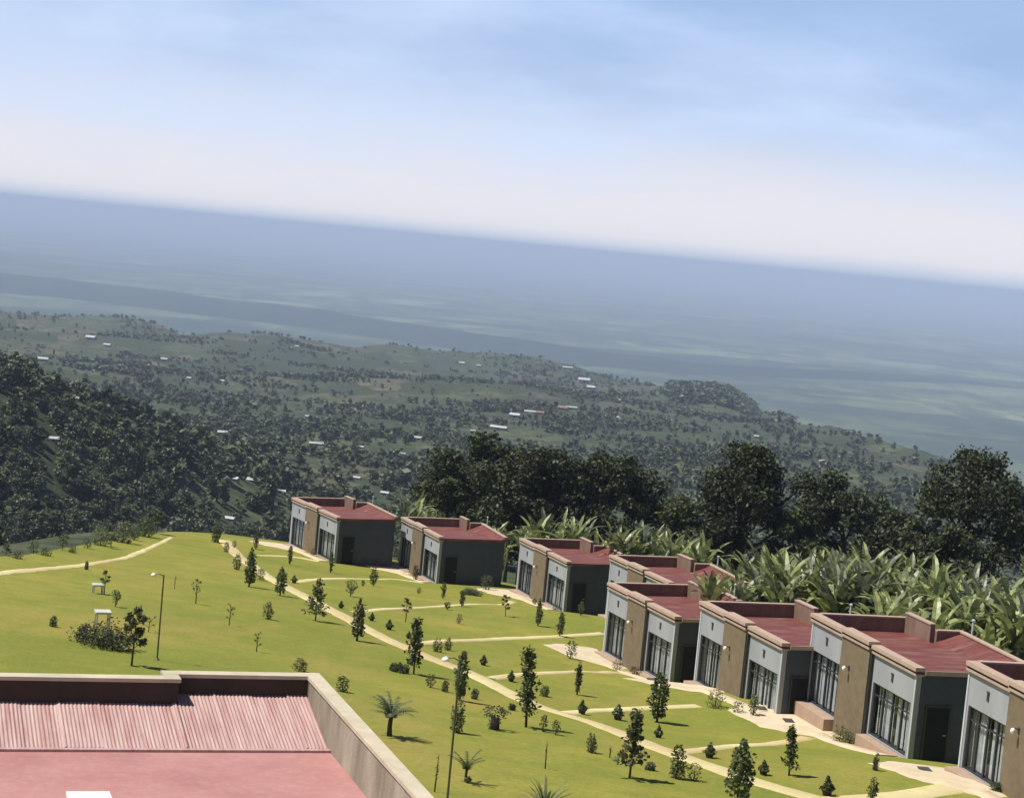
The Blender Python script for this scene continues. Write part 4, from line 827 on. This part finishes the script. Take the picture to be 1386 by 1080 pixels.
PL = [
 # along the far end of the main path
 ('bush',292,734,25,14,'dark shrub at the far end of the garden path, where it leaves the lawn'),
 ('bush',306,747,14,9,'small dark shrub left of the path, second from its far end'),
 ('ball',317,741,9,8,'tiny round shrub right beside the far end of the path'),
 ('cypress',346,743,22,9,'slim dark cypress alone in the grass left of the farthest cottage'),
 ('bush',320,771,21,14,'dark bushy shrub left of the path, in front of the tallest far cypress'),
 ('cypress',337,794,53,19,'tall dark cypress left of the path, level with the farthest cottage'),
 ('bush',352,785,16,15,'low dark shrub between the tall far cypress and the path'),
 ('cypress',379,806,39,19,'broad dark cypress beside the path, next one nearer than the tall far cypress'),
 ('column',392,764,25,7,'thin dark column shrub at the far corner of the farthest cottage'),
 ('column',447.5,775,28,6,'thin dark column shrub at the near corner of the farthest cottage'),
 ('pot',398,789,11,7,'small potted plant where the second side path meets the main path'),
 ('ball',424,752,10,11,'dark reddish bush against the brown panel of the farthest cottage'),
 ('ball',508,766,9,14,'pale grey bush by the side wall of the farthest cottage'),
 ('spire',427,840,51,32,'two-tiered leafy young tree standing over the main path'),
 ('vase',474.5,807,22,18,'dark vase-shaped shrub between the second and third side paths'),
 ('ball',491,793,8,7,'tiny round shrub on the second side path, left of the rounded column'),
 ('column',505,793,25,13,'rounded dark column shrub at the second side path'),
 ('pot',461.5,823,10,8,'small potted plant left of the third side path\'s junction'),
 ('cypress',483,867,57,21,'dark cypress left of the main path with a dark shadow on the grass'),
 ('pot',503,840,11,8,'small potted plant just right of the main path below the third side path'),
 ('pot',526.5,852,14,9,'small dark potted plant right of the main path, left of the pale sapling'),
 ('sapling',549,842,32,19,'pale loose sapling standing on the third side path'),
 ('bare',310,846,27,18,'V-shaped nearly bare sapling in the open lawn left of the path'),
 ('bush',362,838,24,17,'leafy bush with a thin shoot in the open lawn left of the path'),
 ('bare',347,882,26,16,'small bare sapling in the open lawn above the brown parapet'),
 ('spire',560,912,68,28,'slender pale-tipped young tree beside the main path with flat bushes at its foot'),
 ('pot',553,864,10,8,'small potted plant beside the tip of the pale-tipped tree'),
 ('spread',540,909,13,26,'flat dark bush at the foot of the slender pale-tipped tree'),
 ('bush',405,908,18,22,'faint weedy bush just behind the concrete coping'),
 ('ball',567,803,8,9,'tiny round bush in the grass before the second cottage'),
 ('column',599.5,810,22,8,'narrow upright shrub near the near corner of the second cottage'),
 ('vase',605,825,11,10,'small dark vase-shaped shrub on the third side path'),
 ('column',625,821,23,9,'leaning upright shrub between the second and third cottages'),
 ('ball',621,844,13,11,'dark ball shrub on the grass below the third side path'),
 ('spread',637,805,10,26,'low light green spreading shrub beside the second cottage'),
 ('ball',658,798,20,23,'grey-green round bush at the right side of the second cottage'),
 ('column',562,785,20,11,'dark reddish upright bush against the second cottage\'s brown panel'),
 ('sapling',684,834,28,18,'leaning pale sapling at the sandy patio of the third cottage'),
 ('cypress',728,847,38,10,'slim cypress on the grass in front of the third cottage'),
 ('cypress',757.5,861,34,10,'dark slim cypress standing at the fourth side path'),
 ('ball',752,826,8,13,'dark low bush against the third cottage\'s near corner'),
 ('column',786,833,19,9,'small upright shrub by the third cottage\'s dark side wall'),
 ('ball',723,818,8,8,'small dark bush at the step of the third cottage'),
 ('ball',772,891,24,22,'dark blue-green ball bush on the grass left of the fifth side path\'s patio'),
 ('column',781,940,44,9,'thin straight column tree below the ball bush'),
 ('bush',592,882,19,16,'dark low shrub right of the main path, left one of a pair over a shadow'),
 ('bush',606,880,18,13,'dark low shrub right of the main path, right one of a pair over a shadow'),
 ('ball',582,930,18,17,'dark ball bush left of the main path, below the pale-tipped slender tree'),
 ('bush',602,936,15,12,'small dark bush between the ball bush and the lamp post'),
 ('bush',643,946,14,14,'dark small bush just right of the near lamp post'),
 ('column',622,948,66,19,'tall column shrub right behind the top of the near lamp post'),
 ('bush',617,991,46,23,'dark upright bush behind the shaft of the near lamp post'),
 ('pot',654,900,14,9,'dark potted plant on the grass right of the main path, near the fifth side path'),
 ('bare',706,900,19,15,'faint arching sapling above the fifth side path'),
 ('pot',691.5,922,15,10,'dark potted plant in the fork of the main path and the fifth side path'),
 ('spire',712,984,100,32,'tall slender young tree beside the main path, tallest in the garden'),
 ('bush',736,942,16,15,'dark bush at the right foot of the tallest slender tree'),
 ('bush',693,961,9,13,'tiny bush above the flat-topped clipped shrub'),
 ('mush',669,987,31,36,'flat-topped dark clipped shrub with a thick base in the near lawn'),
 ('ball',735,990,23,14,'dark bush, left one of the pair right of the flat-topped shrub'),
 ('ball',752,994,20,16,'dark bush, right one of the pair right of the flat-topped shrub'),
 ('pot',787.5,966,19,9,'dark potted plant on the sixth side path near the main path'),
 ('pot',836,974,22,10,'pale potted conifer on the grass right of the main path'),
 ('palm',527,996,64,30,'young feathery palm on a short trunk near the concrete parapet'),
 ('bush',463,936,22,20,'faint greyish bush just beyond the beige right-hand parapet'),
 ('vpalm',630,1058,50,26,'small palm with V-shaped fronds right of the near lamp post'),
 ('ball',633,1059,8,11,'tiny dark tuft at the foot of the V-shaped palm'),
 ('stick',588,1071,50,10,'spindly stem with few leaves left of the near lamp post'),
 ('agave',737,1098,52,64,'big spiky agave rosette at the bottom edge of the picture'),
 ('stick',738,1040,38,6,'thin upright stick above the big agave'),
 ('column',889,977,67,29,'big dense dark column shrub in front of the front row, with a long shadow'),
 ('pot',891,998,17,12,'dark potted plant below the big dense column shrub'),
 ('pot',960,1025,21,13,'dark potted plant at the seventh side path\'s junction'),
 ('spire',852,1053,88,36,'leafy young tree on a bare stem left of the main path'),
 ('bush',799,1018,26,18,'dark pointed bush in the near lawn between two young trees'),
 ('stick',825,1025,15,9,'tiny spindly weed beside the leafy young tree'),
 ('bush',880,1042,11,16,'tiny low tuft right of the leafy young tree\'s shadow'),
 ('bush',915,1053,46,28,'dense dark bush beside the main path below the sixth side path'),
 ('ball',939,1056,23,25,'pale green round bush beside the dense dark bush'),
 ('cypress',998,1086,90,44,'broad dark cypress at the bottom edge on the near end of the path'),
 ('spire',1068,1049,62,22,'tall thin sapling on the grass before the largest cottage'),
 ('pot',1033,1048,20,14,'dark potted plant right of the broad bottom-edge cypress'),
 ('pot',1119,1076,26,15,'dark potted plant at the nearest bend of the main path'),
 ('bush',1185,1042,24,10,'small upright bush below the largest cottage\'s near window'),
 ('column',1180,1087,36,15,'leafy shrub at the bottom edge below the largest cottage'),
 ('bush',1136,1004,22,27,'leafy bush at the left foot of the largest cottage\'s brown panel'),
 ('ball',1150,1005,15,15,'pale bush in the middle below the largest cottage\'s brown panel'),
 ('ball',1164,1006,14,17,'dark bush at the right foot of the largest cottage\'s brown panel'),
 ('bush',1376,1078,32,24,'dark bush at the right edge before the nearest cottage'),
 ('bush',1346,1070,13,20,'low bush beside the nearest cottage\'s patio'),
 ('bush',968,957,24,32,'leafy bush before the brown panel of the cottage left of the largest'),
 ('ball',998,964,15,24,'dark low bush before the middle cottage of the front row'),
 ('column',1019,968,29,16,'dark upright bush by the near window of the middle front-row cottage'),
 ('ball',835,907,14,20,'dark round bush at the patio of the leftmost front-row cottage'),
 ('ball',859,913,11,20,'low brownish bush by the brown panel of the leftmost front-row cottage'),
 # left part of the lawn
 ('bush',117,771,12,6,'tiny dark shrub beside the boundary path on the far left'),
 ('sapling',141,804,32,18,'wind-swept dark sapling beside the smaller white garden table'),
 ('vase',156,821,23,14,'dark vase-shaped shrub above the big spreading bush'),
 ('bush',72.5,848,15,13,'dark stumpy shrub alone in the left lawn'),
 ('spread',142,875,38,84,'big spreading dark bush hiding the foot of the white garden table'),
 ('bush',112,868,20,22,'dark rounded bush at the left end of the big spreading bush'),
 ('tree',178,900,78,38,'ragged young tree with spread-out branches left of the far lamp post'),
 ('bare',201,855,19,24,'faint low sapling between the ragged young tree and the far lamp post'),
 ('stick',236,797,20,8,'faint thin sapling right of the far lamp post'),
 ('bare',265,817,35,22,'sapling with level branches in the lawn between lamp post and path'),
]
LEAFO = {142: 'leaf_dark', 112: 'leaf_dark', 424: 'leaf_red', 562: 'leaf_red', 859: 'leaf_red', 637: 'leaf_light', 658: 'leaf_light', 939: 'leaf_light', 772: 'leaf_blue', 889: 'leaf_garden', 1150: 'leaf_light', 508: 'leaf_light', 836: 'leaf_light'}
for qi, q in enumerate(PL): put(*q[:5], q[5], mat=LEAFO.get(q[1]) or (None if q[0] in ('pot','palm','agave','mush') or 'dark' in q[5] and qi % 3 else ('leaf_garden','leaf_olive','leaf_mid','leaf_olive','leaf_garden')[qi % 5]))
# hedge-like shrubs and little trees along the lawn's left and far edges
EDGE = [(8,752,20),(24,756,14),(45,748,24),(62,752,16),(84,744,26),(98,748,14),(118,742,20),(136,738,32),(150,742,24),(166,734,38),(182,731,24),(196,726,34),(212,722,40),(228,716,28),(244,712,36),(262,709,22),(330,712,24),(352,710,34),(372,709,26),(388,706,30)]
for i, (px, py, hp) in enumerate(EDGE):
    p = on_ground(px, py, zland, 85, 200); 
    if p[1] > 200: p = on_ground(px, py+12, zland, 85, 200)
    d = p@Fv; h = (hp*.75+2)*d/FPX; kind = ('tree','bush','column','bush')[i % 4]; m, Q, mt = plant(kind, h, h*(.8 if kind != 'bush' else 1.1), 900+i)
    o = empty('edge_shrub' if kind != 'tree' else 'edge_tree', (p[0], p[1], float(zland(p[0], p[1]))-.05), i); 
    tag(o, f'{"ragged little tree" if kind == "tree" else "low bush" if kind == "bush" else "upright shrub"} on the lawn\'s far-left edge, {ORD[i]} from the left along it', 'shrub' if kind != 'tree' else 'tree', 'shrubs along the lawn edge')
    m.build('stem', M['bark'], o, True); link(bpy.data.objects.new('foliage', quadmesh('foliage', Q, M['leaf_garden' if i % 3 else 'leaf_light'])), o)
# ------------------------------------------------------------------ lamp posts
def lamp_post(px, py, hpx, label, hd):
    p = on_lawn(px, py); d = p@Fv; h = hpx*d/FPX; o = empty('lamp_post', (p[0], p[1], float(zland(p[0], p[1]))), 0); tag(o, label, 'lamp post', 'lamp posts on the lawn')
    m = MB(); m.tube([(0,0,-.2), (0,0,h)], [.032, .026], 10); m.lathe([(.09, 0), (.09, .03), (.05, .07)], 12); m.build('pole', M['pole'], o)
    m = MB(); m.tube([(0,0,h-.05), (hd*.16,0,h+.02), (hd*.30,0,h)], [.02,.018,.016], 6); a = m.build('arm', M['pole'], o)
    m = MB(); x = hd*.36; m.lathe([(.03,.03), (.08,-.01), (.105,-.05), (.09,-.07), (.04,-.08)], 12, (x,0,h)); m.build('lamp_head', M['lampwhite'], o, True)
    return o
lamp_post(212.5, 893, 117, 'thin lamp post with a white head, standing in the far lawn left of the path', -1)
lamp_post(603.5, 1102, 214, 'tall thin lamp post with a white head, in the near lawn at the bottom edge', -1)
# small white-topped garden tables
for px, py, wpx, hp, lab in ((132, 803, 15, 13, 'small white garden table beside the wind-swept sapling'), (137, 858, 21, 32, 'white-topped garden table behind the big spreading bush')):
    p = on_lawn(px, py); d = p@Fv; w_ = wpx*d/FPX*.5; h = hp*d/FPX; o = empty('garden_table', (p[0], p[1], float(zland(p[0], p[1]))), R(20)); tag(o, lab, 'table', 'white garden tables')
    m = MB(); m.prism([(-w_,-w_),(w_,-w_),(w_,w_),(-w_,w_)], h-.07, h); m.build('table_top', M['white_table'], o)
    for sx2 in (-1, 1):
        for sy2 in (-1, 1): m = MB(); m.box(sx2*w_*.8-.025, sx2*w_*.8+.025, sy2*w_*.8-.025, sy2*w_*.8+.025, -.05, h-.072); m.build('leg', M['white_table'], o)
# ------------------------------------------------------------------ farmhouses scattered over the valley
for (px, py, wpx, kd, lab), p in zip(FARM, FPOS):
    d = p@Fv; L = max(3.0, wpx*d/FPX); W_ = L*.6 if kd != 'l' else L*.34; hw = L*.28 if kd != 'l' else L*.14; hr = W_*.28; rz = random.uniform(-.35, .35)
    o = empty('farmhouse' if kd != 'l' else 'farm_shed', (p[0], p[1], float(zland(p[0], p[1]))-.3), rz); tag(o, lab, 'house' if kd != 'l' else 'shed', 'farm buildings in the valley')
    m = MB(); m.box(-L*.46, L*.46, -W_*.45, W_*.45, -2.0, hw); m.build('wall', M['mud'], o)
    m = MB(); e = W_*.55; m.add([(-L/2,-e,hw),(L/2,-e,hw),(L/2,0,hw+hr),(-L/2,0,hw+hr),(-L/2,e,hw),(L/2,e,hw)], [(0,1,2,3),(3,2,5,4),(0,3,4),(1,5,2),(0,4,5,1)]); m.build('roof', M['tinr' if kd == 'r' else 'tin'], o)
    m = MB(); m.box(-L*.05, L*.05, -W_*.45-.06, -W_*.45-.005, .2, hw*.75); m.build('door', M['door'], o)
